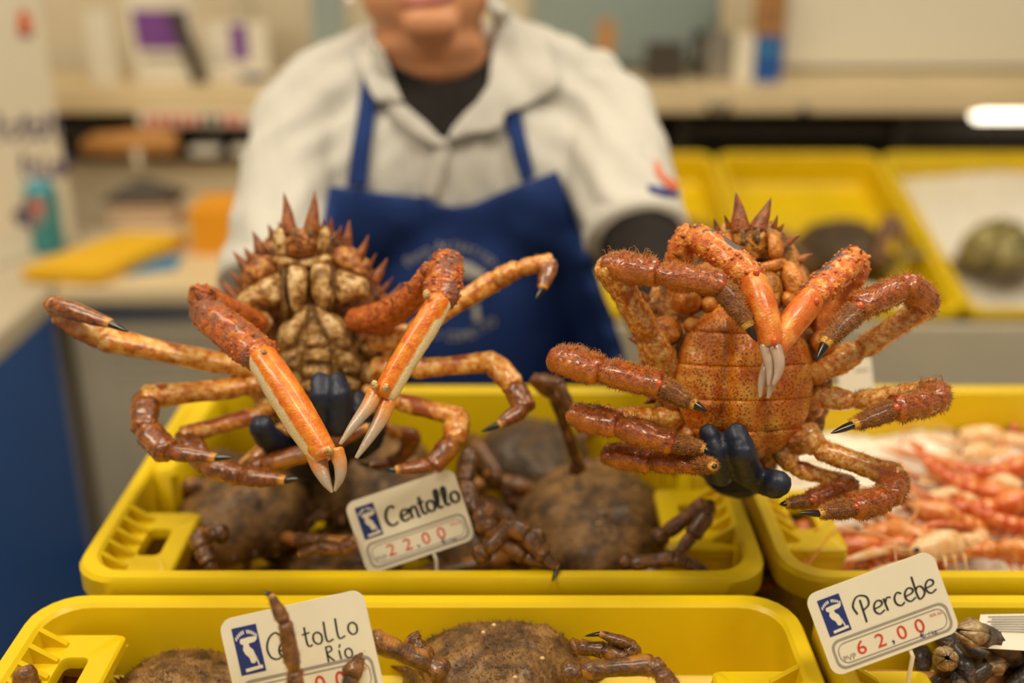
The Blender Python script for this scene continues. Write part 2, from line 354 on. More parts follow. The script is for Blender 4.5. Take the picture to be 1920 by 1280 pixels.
# back unit: low panel, dark ledge, black rail, pale shelf beam
t = empty('rear_shelf_unit', (.2, 3.2, 0), 'long pale shelf unit with a dark slot running behind the seller', 'shelf')
m = MB(); m.box((-2.0, 3.02, .74), (3.0, 3.10, .868)); m.build('splash_panel', M['wall'], t, False)
m = MB(); m.box((-2.0, 2.955, .868), (3.0, 3.3, .882)); m.build('ledge', M['black_metal'], t, False)
m = MB(); m.box((-2.0, 3.22, .882), (3.0, 3.3, 1.0)); m.build('back_panel', M['black_metal'], t, False)
m = MB(); m.box((-2.0, 2.95, 1.0), (3.0, 3.30, 1.062), bev=.004); m.build('shelf_beam', M['wood'], t, False)
m = MB(); m.box((-2.0, 3.0, 0), (3.0, 3.4, .74)); m.build('base_cabinet', M['grey_metal'], t, False)
for i in range(9):
    x = -1.95 + i * .6; m = MB(); m.box((x, 3.0, .882), (x + .03, 3.22, .995)); m.build('divider', M['black_metal'], t, False)
for (x0, x1) in ((-1.6, -.7), (.45, 1.6)):
    m = MB(); m.box((x0, 3.03, .915), (x1, 3.06, .955)); m.build('black_rail', M['black_metal'], t, False)
# dark shadow gap under the slanted crates is an open grey stand
t = empty('crate_stand', (.9, 2.3, 0), 'grey stand that tilts the rear yellow crates forward', 'stand')
m = MB()
m.loft([[Vector((.12, 2.06, 0)), Vector((.12, 2.06, .60)), Vector((.12, 2.84, .79)), Vector((.12, 2.84, 0))],
        [Vector((2.4, 2.06, 0)), Vector((2.4, 2.06, .60)), Vector((2.4, 2.84, .79)), Vector((2.4, 2.84, 0))]]); m.build('stand_body', M['grey_metal'], t, False)
m = MB(); m.box((.10, 2.02, .05), (2.4, 2.04, .752), bev=.003); m.build('front_board', M['grey_metal'], t, False)

# ------------------------------------------------------------------ yellow crates
def rrect(x0, y0, x1, y1, r, z, n=6):
    pts = []
    for cx, cy, a in ((x1 - r, y0 + r, -90), (x1 - r, y1 - r, 0), (x0 + r, y1 - r, 90), (x0 + r, y0 + r, 180)):
        for k in range(n + 1):
            th = R(a + 90 * k / n); pts.append(Vector((cx + r * math.cos(th), cy + r * math.sin(th), z)))
    return pts
def crate(loc, wx, wy, h, label, rot=(0, 0, 0), ledges=True, group='yellow fish crates', floor=None, shift=(0, .045)):
    """loc = centre of the crate at rim height; local z=0 is the rim, -h the foot"""
    t = empty('fish_crate', loc, label, 'crate', group); t.rotation_euler = rot
    X, Y = wx / 2, wy / 2; m = MB(); rings = []
    def ring(ins, z, r): rings.append(rrect(-X + ins, -Y + ins, X - ins, Y - ins, max(r - ins * .5, .008), z))
    r = .04
    ring(.028, -h, r); ring(.022, -h + .01, r); ring(.014, -.045, r); ring(.013, -.030, r)
    ring(.003, -.027, r); ring(.0, -.023, r); ring(.0, -.004, r); ring(.003, 0, r)
    ring(.013, 0, r); ring(.016, -.003, r); ring(.018, -.02, r); fl = floor if floor is not None else h - .008; ring(.018 + .006 * fl / h, -fl + .010, r); ring(.034, -fl, r)
    m.loft(rings)
    def put(mb, name):
        o = mb.build(name, M['yellow'], None, True, auto=38); o.parent = t; return o
    put(m, 'shell')
    for s in (-1, 1):            # outside rib bands on the long sides
        m = MB(); m.box((-X + .06, min(s * (Y - .014), s * (Y - .004)), -.09), (X - .06, max(s * (Y - .014), s * (Y - .004)), -.078), bev=.003); put(m, 'outer_rib')
        for k in range(4):
            x = -X + .1 + k * (wx - .2) / 3; m = MB(); m.box((x - .005, min(s * (Y - .0165), s * (Y - .006)), -h + .02), (x + .005, max(s * (Y - .0165), s * (Y - .006)), -.03), bev=.002); put(m, 'outer_rib')
    if ledges:
        for s in (-1, 1):
            for q in ((-1, 1) if ledges is True else ledges):
                # stacking ledge: a hollow step inside each corner with slots in its top
                yc = q * (Y - .085 - (shift[0] if s < 0 else shift[1])); w = .062; xa = X - .016; L = .055
                def sx(a, b): return (min(s * a, s * b), max(s * a, s * b))
                m = MB()
                x0, x1 = sx(xa - w, xa); h0, h1 = sx(xa - w + .020, xa - .022)
                a1, a2 = yc - L, yc + L; b1, b2 = yc - .020, yc + .024
                m.loft([rrect(x0, a1, x1, a2, .006, -.028, 4), rrect(x0, a1, x1, a2, .006, -.020, 4), rrect(x0 + .002, a1 + .002, x1 - .002, a2 - .002, .006, -.018, 4), rrect(h0 - .001, b1 - .001, h1 + .001, b2 + .001, .006, -.018, 4), rrect(h0, b1, h1, b2, .005, -.020, 4), rrect(h0, b1, h1, b2, .005, -.028, 4), rrect(x0, a1, x1, a2, .006, -.028, 4)], False, False)
                # front face of the step, slanting down to the wall
                z2 = -min(h * .75, fl)
                a = [Vector((s * (xa - w + .001), yc - L + .002, -.028)), Vector((s * (xa - w + .001), yc + L - .002, -.028)), Vector((s * (xa - w + .007), yc + L - .002, -.028)), Vector((s * (xa - w + .007), yc - L + .002, -.028))]
                b = [Vector((s * (xa - w + .03), yc - L * .9, z2)), Vector((s * (xa - w + .03), yc + L * .9, z2)), Vector((s * (xa - w + .036), yc + L * .9, z2)), Vector((s * (xa - w + .036), yc - L * .9, z2))]
                m.loft([a, b])
                for y in (yc - L + .001, yc + L - .006):
                    a = [Vector((s * (xa - w), y, -.028)), Vector((s * xa, y, -.028)), Vector((s * xa, y + .005, -.028)), Vector((s * (xa - w), y + .005, -.028))]
                    b = [Vector((s * (xa - w + .03), y, z2)), Vector((s * xa, y, z2)), Vector((s * xa, y + .005, z2)), Vector((s * (xa - w + .03), y + .005, z2))]
                    m.loft([a, b])
                led = put(m, 'stacking_ledge')
                for k in range(5):
                    y = yc - L + .012 + k * .02; x0, x1 = sx(xa - .030, xa)
                    m = MB(); a = [Vector((s * xa, y, -.002)), Vector((s * xa, y + .005, -.002)), Vector((s * xa, y + .005, -.022)), Vector((s * xa, y, -.022))]
                    b = [Vector((s * (xa - .020), y, -.016)), Vector((s * (xa - .020), y + .005, -.016)), Vector((s * (xa - .020), y + .005, -.022)), Vector((s * (xa - .020), y, -.022))]
                    m.loft([a, b]); o = m.build('rib', M['yellow'], None, False); o.parent = led
    if ledges == (-1,):          # thickened rear half of the end walls
        for s in (-1, 1):
            m = MB(); x0, x1 = (-X + .012, -X + .040) if s < 0 else (X - .040, X - .012); m.box((x0, -.01, -h + .01), (x1, Y - .02, -.0015), bev=.006); put(m, 'end_wall_bulge')
    return t
ZR = 1.0
crate((-.079, .987, ZR), .60, .40, .16, 'yellow crate of brown crabs under the two held crabs', ledges=(-1,))
crate((-.079, .567, ZR), .622, .40, .16, 'yellow crate at the front edge with one hairy crab', floor=.077)
crate((.531, .987, ZR), .60, .40, .16, 'yellow crate of ice and pink prawns on the right', ledges=(-1,), shift=(.045, .045))
crate((.553, .567, ZR), .622, .40, .16, 'yellow crate of goose barnacles at the lower right corner', floor=.072, shift=(.045, .045))
TB = R(15.0)
BK = []
for i, (xc, lab) in enumerate(((.30, 'tilted rear yellow crate partly hidden by the white sleeve'), (.71, 'tilted rear yellow crate with a dark crab behind the held crab'), (1.12, 'tilted rear yellow crate heaped with ice at the right edge'))):
    c = Vector((xc, 2.395, .855)); BK.append(c)
    crate(c, .405, .69, .15, lab, rot=(TB, 0, 0), ledges=False, floor=(.085, .090, .075)[i])

# ------------------------------------------------------------------ the seller
SH_L, SH_R = P(578, 218, 1.50), P(1132, 222, 1.50)
EL_L, EL_R = P(520, 560, 1.36), P(1240, 575, 1.29)
WR_L, WR_R = P(588, 845, 1.13), P(1392, 850, 1.03)
HEM_L, HEM_R = P(516, 545, 1.375), P(1196, 452, 1.36)
CH, WA, HI = P(852, 340, 1.545), P(866, 590, 1.60), P(875, 860, 1.70)
HI = Vector((WA.x, WA.y + .02, .86))
NK0, NK1 = P(808, 190, 1.535), P(802, 40, 1.475)
HD = P(800, -130, 1.455)
body = MB()
body.ell(HD, (.074, .092, .112)); body.ell(P(799, -60, 1.425), (.071, .07, .075))
body.ell(P(798, -4, 1.42), (.084, .066, .052)); body.ell(P(808, 44, 1.372), (.038, .028, .022))
body.ell(P(808, 82, 1.432), (.074, .05, .028)); body.ell(P(812, 116, 1.455), (.078, .056, .034))      # soft double chin
body.ell(P(800, -70, 1.352), (.015, .022, .018)); body.capsule(P(800, -150, 1.365), P(800, -80, 1.352), .011, .013)   # nose
body.ell(P(676, -45, 1.45), (.010, .02, .032)); body.ell(P(922, -50, 1.45), (.010, .02, .032))                       # ears
body.capsule(NK0, NK1, .076, .075)
body.ell(CH, (.165, .095, .15)); body.ell(WA, (.15, .10, .2)); body.ell(HI, (.16, .11, .14))
body.capsule(P(808, 200, 1.53), SH_L, .05, .055); body.capsule(P(808, 200, 1.53), SH_R, .05, .055)
for s, e, w in ((SH_L, EL_L, WR_L), (SH_R, EL_R, WR_R)): body.chain([s, e, w], [.052, .041, .028])
for s in (-1, 1): body.chain([HI + Vector((s * .085, 0, 0)), Vector((HI.x + s * .09, HI.y - .01, .46)), Vector((HI.x + s * .095, HI.y + .02, .07))], [.085, .06, .042])
bme = remesh(body, .007, 5, 'person')
bme.materials.append(M['skin'])
person = link_mesh('person', bme)
tag(person, 'seller in white polo shirt and blue apron holding up two crabs in dark gloves', 'person')
def child(name, mb, m, vox=None, smooth=5, fn=None):
    if vox:
        me = remesh(mb, vox, smooth, name); me.materials.append(M[m])
        if fn: fold(me, fn)
        return link_mesh(name, me, person)
    return mb.build(name, M[m], person)
# hair, eyes, lips, earring
h = MB(); h.ell(HD + Vector((0, .022, .022)), (.084, .092, .112)); h.ell(HD + Vector((0, .075, -.03)), (.055, .05, .06)); h.ell(HD + Vector((.0, .115, -.03)), (.035, .035, .035))
child('hair', h, 'hair', .007, 4, lambda c: .003 * noise.noise(c * 60))
for x in (752, 848):
    e = MB(); c = P(x, -145, 1.362); e.ell(c, (.013, .010, .010)); eo = child('eye', e, 'eye')
    e = MB(); e.ell(c + Vector((0, -.0085, 0)), (.0055, .003, .0055)); e.build('iris', M['iris'], eo)
    e = MB(); e.tube([P(x - 34, -172, 1.366), P(x, -184, 1.358), P(x + 34, -172, 1.366)], [.003, .0045, .003], 8); child('eyebrow', e, 'hair')
bb = bvh_of(bme)
def cast(px, py, tree, dflt=None):
    d = ray(px, py).normalized(); h_ = tree.ray_cast(CAM, d)
    return h_[0] if h_[0] is not None else (P(px, py, dflt) if dflt else None)
def on(px, py, tree, off, dflt=1.45):
    p = cast(px, py, tree, dflt); return p - ray(px, py).normalized() * off
e = MB(); e.tube([on(x, y, bb, .0015) for x, y in ((752, 11), (775, 9), (800, 5), (825, 2), (852, -3))], [.0015, .005, .0072, .0065, .0015], 10, flat=.8); child('lower_lip', e, 'lip')
e = MB(); e.tube([on(x, y, bb, .0005) for x, y in ((745, 8), (775, 0), (800, -6), (825, -7), (856, -8))], [.0015, .0045, .006, .0055, .0015], 10, flat=.8); child('upper_lip', e, 'lip')
e = MB(); e.ell(P(657, 3, 1.445), (.0065, .0065, .0065)); child('earring', e, 'pearl')

# polo shirt
s_ = MB()
s_.ell(CH, (.196, .118, .185)); s_.ell(WA, (.183, .120, .24)); s_.ell(HI + Vector((0, 0, .03)), (.19, .128, .15))
s_.ell(P(700, 360, 1.50), (.09, .09, .12)); s_.ell(P(1010, 360, 1.50), (.09, .09, .12))
for S_, hem, r1 in ((SH_L, HEM_L, .070), (SH_R, HEM_R, .064)):
    s_.capsule(P(808, 178, 1.525), S_, .074, .071)
    mid = (S_ + hem) / 2
    s_.tube([S_ + (S_ - hem) * .12, S_, mid, hem], [.05, .071, .070, r1], 20)
s_.capsule(P(808, 175, 1.535), P(808, 138, 1.56), .090, .072)
s_.capsule(P(690, 140, 1.53), P(600, 190, 1.52), .066, .066); s_.capsule(P(950, 130, 1.53), P(1090, 178, 1.52), .070, .070)
def shirtfold(c):
    w = .0065 * noise.noise(Vector((c.x * 24, c.y * 14, c.z * 6))) + .0032 * noise.noise(Vector((c.x * 50 + c.z * 20, c.y * 20, c.z * 16)))
    d = min((c - SH_L).length, (c - SH_R).length, (c - HEM_L).length, (c - HEM_R).length)
    a = max(0, 1 - d / .2); q = c.z * 1.0 + abs(c.x + .09) * .8
    return w + a * .0052 * math.sin(q * 120 + 3 * noise.noise(c * 9))
sme = remesh(s_, .006, 7, 'polo_shirt'); sme.materials.append(M['shirt']); fold(sme, shirtfold)
shirt = link_mesh('polo_shirt', sme, person); shirt['label'] = 'white short-sleeved polo shirt'
for hem, S_, r1 in ((HEM_L, SH_L, .071), (HEM_R, SH_R, .065)):      # turned hem
    d = (hem - S_).normalized(); m = MB(); m.tube([hem - d * .024, hem - d * .020, hem - d * .001, hem + d * .002], [r1 - .001, r1 + .0015, r1 + .0015, r1 - .002], 28); m.build('sleeve_hem', M['shirt'], shirt)
# dark under sleeves
for S_, e_, w_ in ((SH_L, EL_L, WR_L), (SH_R, EL_R, WR_R)):
    m = MB(); m.chain([S_ + (e_ - S_) * .45, e_, w_ + (e_ - w_) * .12], [.057, .047, .034]); child('under_sleeve', m, 'black_cloth', .006, 4, lambda c: .002 * noise.noise(c * 40))
tr_ = MB(); tr_.ell(HI + Vector((0, 0, -.02)), (.178, .125, .15))
for s in (-1, 1): tr_.chain([HI + Vector((s * .085, 0, 0)), Vector((HI.x + s * .09, HI.y - .01, .46)), Vector((HI.x + s * .095, HI.y + .02, .10))], [.098, .076, .066])
child('trousers', tr_, 'trouser', .010, 4)
for s in (-1, 1):
    m = MB(); c_ = Vector((HI.x + s * .095, HI.y + .02, .04)); m.ell(c_ + Vector((0, -.05, 0)), (.046, .13, .04)); m.capsule(c_, c_ + Vector((0, 0, .06)), .045, .045); child('shoe', m, 'black_cloth', .008, 4)
tot = MB()
for me_ in (sme, bme): tot.add([v.co for v in me_.vertices], [tuple(p.vertices) for p in me_.polygons])
tree = BVHTree.FromPolygons(tot.v, tot.f)
stree = bvh_of(sme)
def patch(name, outline, off, m, parent, tr, step=14, sm=3, thick=.003, fn=None, dflt=1.45, smoothline=True):
    pts = [Vector((a, b)) for a, b in outline]; dense = []
    for i, p in enumerate(pts):
        q = pts[(i + 1) % len(pts)]; k = max(1, int((q - p).length / step))
        dense += [p.lerp(q, j / k) for j in range(k)]
    n = len(dense); xs = [p.x for p in dense]; ys = [p.y for p in dense]
    def inside(x, y):
        c = False; j = n - 1
        for i in range(n):
            if (dense[i].y > y) != (dense[j].y > y) and x < (dense[j].x - dense[i].x) * (y - dense[i].y) / (dense[j].y - dense[i].y) + dense[i].x: c = not c
            j = i
        return c
    V = list(dense); x = min(xs) + step * .5; row = 0
    y = min(ys) + step * .5
    while y < max(ys):
        x = min(xs) + (step * .5 if row % 2 else 0)
        while x < max(xs):
            if inside(x, y) and min((Vector((x, y)) - d).length for d in dense) > step * .5: V.append(Vector((x, y)))
            x += step
        y += step * .87; row += 1
    vs, es, fs, *_ = geometry.delaunay_2d_cdt(V, [(i, (i + 1) % n) for i in range(n)], [], 1, 1e-6)
    D = []
    for v in vs:
        p = cast(v.x, v.y, tr); D.append((p - CAM).dot(FW) if p is not None else None)
    ok = [d for d in D if d is not None]; av = sum(ok) / len(ok) if ok else dflt
    # unresolved points take their nearest resolved neighbour
    for i, d in enumerate(D):
        if d is None:
            best = min(((vs[j] - vs[i]).length, D[j]) for j in range(0, len(vs)) if D[j] is not None)[1] if ok else av
            D[i] = best
    nb = [set() for _ in vs]
    for f in fs:
        for a in range(3): nb[f[a]].add(f[a - 1]); nb[f[a]].add(f[(a + 1) % 3])
    for _ in range(sm): D = [min(D[i], .5 * D[i] + .5 * sum(D[j] for j in nb[i]) / max(1, len(nb[i]))) if nb[i] else D[i] for i in range(len(D))]
    mb = MB(); mb.add([P(v.x, v.y, D[i] - off + (fn(v.x, v.y) if fn else 0)) for i, v in enumerate(vs)], [tuple(f) for f in fs])
    me = mb.mesh(name, M[m] if isinstance(m, str) else m)
    bm = bmesh.new(); bm.from_mesh(me); bmesh.ops.recalc_face_normals(bm, faces=bm.faces)
    if sum((f.normal.dot(FW) for f in bm.faces)) > 0: bmesh.ops.reverse_faces(bm, faces=bm.faces)
    bm.to_mesh(me); bm.free()
    me.polygons.foreach_set('use_smooth', [True] * len(me.polygons))
    o = link_mesh(name, me, parent)
    if thick:
        md = o.modifiers.new('thick', 'SOLIDIFY'); md.thickness = thick; md.offset = 0
    return o
patch('undershirt', [(700, 86), (740, 124), (780, 147), (820, 156), (866, 148), (900, 126), (932, 84), (932, 165), (890, 215), (838, 268), (826, 266), (790, 236), (745, 200), (712, 130)], .006, 'black_cloth', person, tree, 10, 6, .003)
# bib apron and straps
def apfold(x, y):
    return -.004 * noise.noise(Vector((x * .006, y * .012, 0))) - .006 * noise.noise(Vector((x * .012 + y * .012, y * .004, 4))) * (1 if y > 400 else .4)
bib = [(617, 350), (660, 352), (700, 360), (760, 366), (800, 370), (823, 384), (850, 388), (885, 384), (930, 364), (975, 346), (1045, 320), (1062, 365), (1085, 425), (1110, 490), (1135, 560), (1160, 630), (1180, 700), (1188, 800), (1185, 860), (560, 860), (566, 760), (575, 660), (590, 540), (606, 430)]
apron = patch('apron', bib, .010, 'apron', person, stree, 16, 14, .003, apfold); apron['label'] = 'blue bib apron with pale printed emblem'
ame = apron.data
hem = [(617, 350), (660, 352), (700, 360), (760, 366), (800, 370), (823, 384), (850, 388), (885, 384), (930, 364), (975, 346), (1045, 320)]
patch('strap', [(684, 118), (706, 182), (702, 230), (693, 300), (688, 352), (651, 350), (658, 290), (668, 230), (676, 170)], .009, 'apron', apron, stree, 12, 3, .003)
patch('strap', [(942, 200), (972, 190), (984, 250), (1003, 330), (978, 342), (962, 290), (950, 240)], .009, 'apron', apron, stree, 12, 3, .003)
# placket and collar
patch('placket', [(846, 262), (838, 300), (826, 350), (815, 372), (792, 368), (800, 330), (812, 290), (826, 258)], .007, 'shirt', shirt, stree, 10, 3, .003)
patch('neck_facing', [(716, 90), (735, 140), (757, 194), (800, 232), (834, 268), (820, 276), (790, 262), (752, 232), (724, 196), (704, 150), (696, 110)], .013, 'shirt', shirt, tree, 9, 3, .003)
patch('collar', [(693, 44), (705, 80), (720, 108), (738, 150), (757, 192), (730, 190), (706, 191), (688, 160), (676, 132), (664, 92), (666, 62), (676, 50)], .018, 'shirt', shirt, tree, 9, 4, .004)
patch('collar', [(912, 6), (926, 40), (922, 100), (916, 158), (895, 190), (872, 212), (848, 240), (836, 266), (860, 258), (890, 250), (925, 246), (941, 238), (946, 214), (985, 199), (1025, 178), (1047, 158), (1040, 120), (1020, 80), (985, 44), (955, 22), (930, -6)], .016, 'shirt', shirt, tree, 10, 4, .004)
# prints: sleeve badge and apron emblem
def text_polys(body, size=1.0):
    cu = bpy.data.curves.new('t', 'FONT'); cu.body = body; cu.size = size; cu.resolution_u = 3
    o = bpy.data.objects.new('t', cu); C.objects.link(o)
    dg = bpy.context.evaluated_depsgraph_get(); me = bpy.data.meshes.new_from_object(o.evaluated_get(dg))
    vs = [v.co.copy() for v in me.vertices]; fs = [tuple(p.vertices) for p in me.polygons]
    w = max([v.x for v in vs], default=size * .3)
    bpy.data.objects.remove(o); bpy.data.curves.remove(cu); bpy.data.meshes.remove(me)
    return vs, fs, w
atree = bvh_of(ame)
def arc_text(s, cx, cy, rad, a0, a1, size, up=True):
    mb = MB(); n = len(s)
    for i, chh in enumerate(s):
        if chh == ' ': continue
        vs, fs, w = text_polys(chh, size); a = R(a0 + (a1 - a0) * i / (n - 1)); out = []
        for v in vs:
            x, y = v.x - w / 2, v.y
            if up: r = rad + y; px, py = cx + r * math.sin(a) + x * math.cos(a), cy - r * math.cos(a) + x * math.sin(a)
            else: r = rad - y; px, py = cx + r * math.sin(a) + x * math.cos(a), cy + r * math.cos(a) - x * math.sin(a)
            out.append(on(px, py, atree, .004))
        mb.add(out, fs)
    return mb
arc_text('Puro Atlántico', 846, 580, 112, -42, 40, 25).build('emblem_lettering', M['white_ink'], apron)
arc_text('PAZO COMEITO', 850, 520, 118, -40, 40, 22, False).build('emblem_lettering', M['white_ink'], apron)
patch('emblem', [(850, 484), (880, 492), (912, 512), (905, 528), (872, 522), (852, 512)], .0045, 'white_ink', apron, atree, 10, 0, .001)
patch('emblem', [(886, 572), (896, 570), (902, 602), (888, 604)], .0045, 'white_ink', apron, atree, 8, 0, .001)
patch('emblem', [(806, 486), (826, 478), (832, 500), (812, 506)], .0045, 'white_ink', apron, atree, 8, 0, .001)
patch('sleeve_badge', [(1214, 346), (1268, 356), (1275, 370), (1216, 362)], .004, 'navy_ink', shirt, stree, 8, 0, .001)
patch('sleeve_badge', [(1228, 300), (1236, 304), (1240, 322), (1256, 336), (1270, 340), (1272, 356), (1256, 356), (1244, 340), (1230, 324)], .0045, 'orange_ink', shirt, stree, 7, 0, .001)

# gloved hands
def hand(name, palm, fingers, thumb, wrist, label):
    m = MB()
    for (c, r) in palm: m.ell(c, r)
    for f in fingers + [thumb]: m.chain([P(*q[:3]) for q in f], [q[3] for q in f])
    m.capsule(wrist[0], wrist[1], .031, .036)
    me = remesh(m, .0024, 4, name); me.materials.append(M['glove'])
    fold(me, lambda c: .0007 * noise.noise(c * 260) + .0006 * noise.noise(c * 120))
    o = link_mesh(name, me, person); o['label'] = label
    return o
hand('glove', [(P(596, 828, 1.06), (.040, .030, .034)), (P(566, 822, 1.035), (.026, .02, .030))],
     [[(578, 836, 1.035, .0115), (592, 790, .955, .0105), (600, 742, .945, .0098), (600, 714, .957, .0085)],
      [(622, 840, 1.035, .0120), (637, 795, .950, .0115), (637, 742, .940, .0108), (633, 716, .952, .0088)],
      [(655, 842, 1.04, .0110), (672, 810, .965, .0105), (676, 770, .962, .0095), (674, 748, .972, .0085)],
      [(676, 845, 1.05, .0100), (700, 825, .99, .0092), (708, 802, .980, .0085), (706, 786, .985, .0075)]],
     [(572, 850, 1.04, .0150), (528, 836, .99, .0130), (500, 818, .955, .0115), (490, 800, .945, .0108)], (WR_L, P(592, 838, 1.08)), 'dark navy nitrile glove')
hand('glove', [(P(1372, 862, .985), (.034, .022, .022)), (P(1356, 872, .955), (.026, .016, .014))],
     [[(1392, 878, .955, .0112), (1404, 884, .872, .0115), (1392, 848, .848, .0108), (1381, 814, .853, .0094)],
      [(1352, 878, .955, .0104), (1350, 888, .876, .0103), (1340, 850, .853, .0094), (1329, 812, .858, .0083)],
      [(1328, 872, .945, .0102), (1312, 862, .895, .0096), (1300, 846, .885, .0088), (1296, 836, .89, .008)],
      [(1306, 868, .95, .0092), (1284, 856, .915, .0086), (1272, 852, .908, .0078), (1268, 846, .912, .007)]],
     [(1395, 880, .955, .0130), (1430, 902, .90, .0112), (1452, 908, .868, .0115), (1458, 906, .862, .0112)], (WR_R, P(1382, 860, .985)), 'dark navy nitrile glove')

# ------------------------------------------------------------------ crab building blocks
PN = [Vector((0, 0, 1))]
def seg(pts, rad, m, name, parent, n=14, flat=.85, lump=.0006, lscale=160, bristles=0, blen=.0030, pig=None, ridge=0, knobs=0, ref=None, hooks=0, rng=random, per=6, sq=2.9, closed_round=True, mats=None):
    """one limb segment: smooth tube through pts with radii, rounded ends, knobbly skin, optional bristles"""
    pr = [Vector((*p, 0)) if len(p) == 2 else Vector(p) for p in pts]
    c = crom(pr, per); N = len(c)
    rr = crom([Vector((r, 0, 0)) for r in rad], per); rr = [max(v.x, .0003) for v in rr]
    # rounded ends
    t0 = (c[0] - c[1]).normalized(); t1 = (c[-1] - c[-2]).normalized(); r0, r1 = rr[0], rr[-1]
    c = [c[0] + t0 * r0 * .30, c[0] + t0 * r0 * .24] + c + [c[-1] + t1 * r1 * .26, c[-1] + t1 * r1 * .32]
    rr = [r0 * .5, r0 * .82] + rr + [r1 * .84, r1 * .5]
    mb = MB(); idx = mb.tube(c, rr, n, flat=flat, ref=ref)
    seed = Vector((rng.random() * 9, rng.random() * 9, rng.random() * 9))
    Nn = len(c); nrm = []
    for i in range(Nn):
        for j in range(n):
            k = i * n + j; d = (mb.v[k] - c[i]); q = d.normalized() if d.length > 1e-7 else d; nrm.append(q)
            th_ = 2 * math.pi * j / n + .5; sqf = (abs(math.cos(th_)) ** sq + abs(math.sin(th_)) ** sq) ** (-1 / sq) - 1
            f = noise.noise(mb.v[k] * lscale + seed) * lump + noise.noise(mb.v[k] * lscale * 2.6 + seed) * lump * .55 + (sqf * .62 - .06) * rr[i]
            if ridge: f += ridge * (math.cos(th_ * 4 + .6) * .6 + math.cos(th_ * 3) * .4) * math.sin(math.pi * min(1, max(0, (i - 1) / (Nn - 3)))) ** .5
            mb.v[k] = mb.v[k] + q * f
            PN[0] = q
            if pig: mb.pig[k] = pig(i / (Nn - 1), 2 * math.pi * j / n, mb.v[k])
    mb.cur = 0
    for _ in range(knobs):
        k = rng.randrange(n * 2, n * (Nn - 2)); mb.ell(mb.v[k] - nrm[k] * .0002, (.0011 + rng.random() * .0009,) * 3, n=6, k=4)
    mb.cur = 1
    for _ in range(bristles):
        k = rng.randrange(n * 2, n * (Nn - 3)); k2 = k + n; f = rng.random()
        p = mb.v[k].lerp(mb.v[k2], f) * .6 + mb.v[min(k + 1, n * Nn - 1)] * .4 if rng.random() < .5 else mb.v[k].lerp(mb.v[k2], f)
        q = (nrm[k] + Vector((rng.gauss(0, .3), rng.gauss(0, .3), rng.gauss(0, .3))) + (c[k // n + 1] - c[k // n]).normalized() * .35)
        mb.spike(p - nrm[k] * .0003, q, blen * (.5 + rng.random()), .00026, 3)
    for _ in range(hooks):
        k = rng.randrange(n * 2, n * (Nn - 3)); 
        if nrm[k].dot(UP) < .5: continue
        p = mb.v[k]; s_ = rng.choice((-1, 1)); w = RT * s_
        mb.tube([p, p + UP * .003, p + UP * .0048 + w * .0006, p + UP * .0052 + w * .0018, p + UP * .0042 + w * .0026], [.00028, .00024, .0002, .00018, .00012], 4)
    mb.fix = False
    return mb.build(name, [m, M['bristle']] if (bristles or hooks) else m, parent)
def lerp3(a, b, t): return Vector(a).lerp(Vector(b), t)
def pp(q): return P(*q[:3])
def leg(crab, j, rad, mats, hair=0, tip_len=None, name='leg', bead=True, rng=random, hooks=0, base=True, n=14, lump=.0008, tipfrac=.0):
    """j: world joints [body, merus start, merus end/knee, carpus end, propodus end, dactyl end, tip]; the merus carries the name leg, the rest are its pieces"""
    b, m0, m1, c1, p1, d1, t1 = j; r = rad; mm, mc, mp, md = mats
    L = lambda a, b_: (b_ - a)
    redtop = lambda t, a, v: .75 if noise.noise(v * 40) > .25 else .15
    root = seg([m0, lerp3(m0, m1, .15), lerp3(m0, m1, .5), lerp3(m0, m1, .85), m1], [r[0] * .76, r[0] * .98, r[0] * .9, r[0] * 1.02, r[0] * 1.08], mm, name, crab, n=n, lump=lump, bristles=hair // 3, rng=rng, pig=redtop)
    if base: seg([b, lerp3(b, m0, .45), lerp3(b, m0, .9)], [r[0] * 1.1, r[0] * 1.2, r[0] * .95], mm, 'leg_base', root, n=12, lump=lump * 1.5, rng=rng, pig=lambda t, a, v: 0)
    ax = (c1 - m1)
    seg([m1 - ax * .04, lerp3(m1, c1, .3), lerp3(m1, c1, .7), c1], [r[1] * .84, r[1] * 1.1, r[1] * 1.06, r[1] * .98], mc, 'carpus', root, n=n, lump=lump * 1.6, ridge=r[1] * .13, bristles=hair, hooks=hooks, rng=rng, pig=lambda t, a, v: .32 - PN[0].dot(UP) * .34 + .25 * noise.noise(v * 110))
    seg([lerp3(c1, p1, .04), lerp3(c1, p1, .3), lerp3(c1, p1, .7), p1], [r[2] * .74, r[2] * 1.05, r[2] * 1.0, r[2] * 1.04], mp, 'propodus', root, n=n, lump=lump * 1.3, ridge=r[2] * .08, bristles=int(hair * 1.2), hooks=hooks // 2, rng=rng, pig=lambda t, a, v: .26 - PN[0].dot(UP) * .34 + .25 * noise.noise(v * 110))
    seg([lerp3(p1, d1, .02), lerp3(p1, d1, .3), lerp3(p1, d1, .7), d1], [r[3] * .8, r[3] * 1.0, r[3] * .8, r[3] * .5], md, 'dactyl', root, n=12, lump=lump * .7, bristles=int(hair * 1.1), blen=.0024, rng=rng, pig=lambda t, a, v: max(0., (t - .78) * 7))
    tp = lerp3(d1, t1, .55) - UP * 0
    seg([d1 - (t1 - d1) * .08, lerp3(d1, t1, .4), lerp3(d1, t1, .8), t1], [r[3] * .42, r[3] * .34, r[3] * .18, r[3] * .05], M['tip'], 'claw_tip', root, n=9, lump=.0001, rng=rng)
    if bead:
        q = (CAM - p1).normalized(); mb = MB(); mb.ell(p1 + q * r[3] * .74, (r[3] * .37,) * 3, n=10, k=8); mb.build('joint_bead', M['bead'], root)
    return root
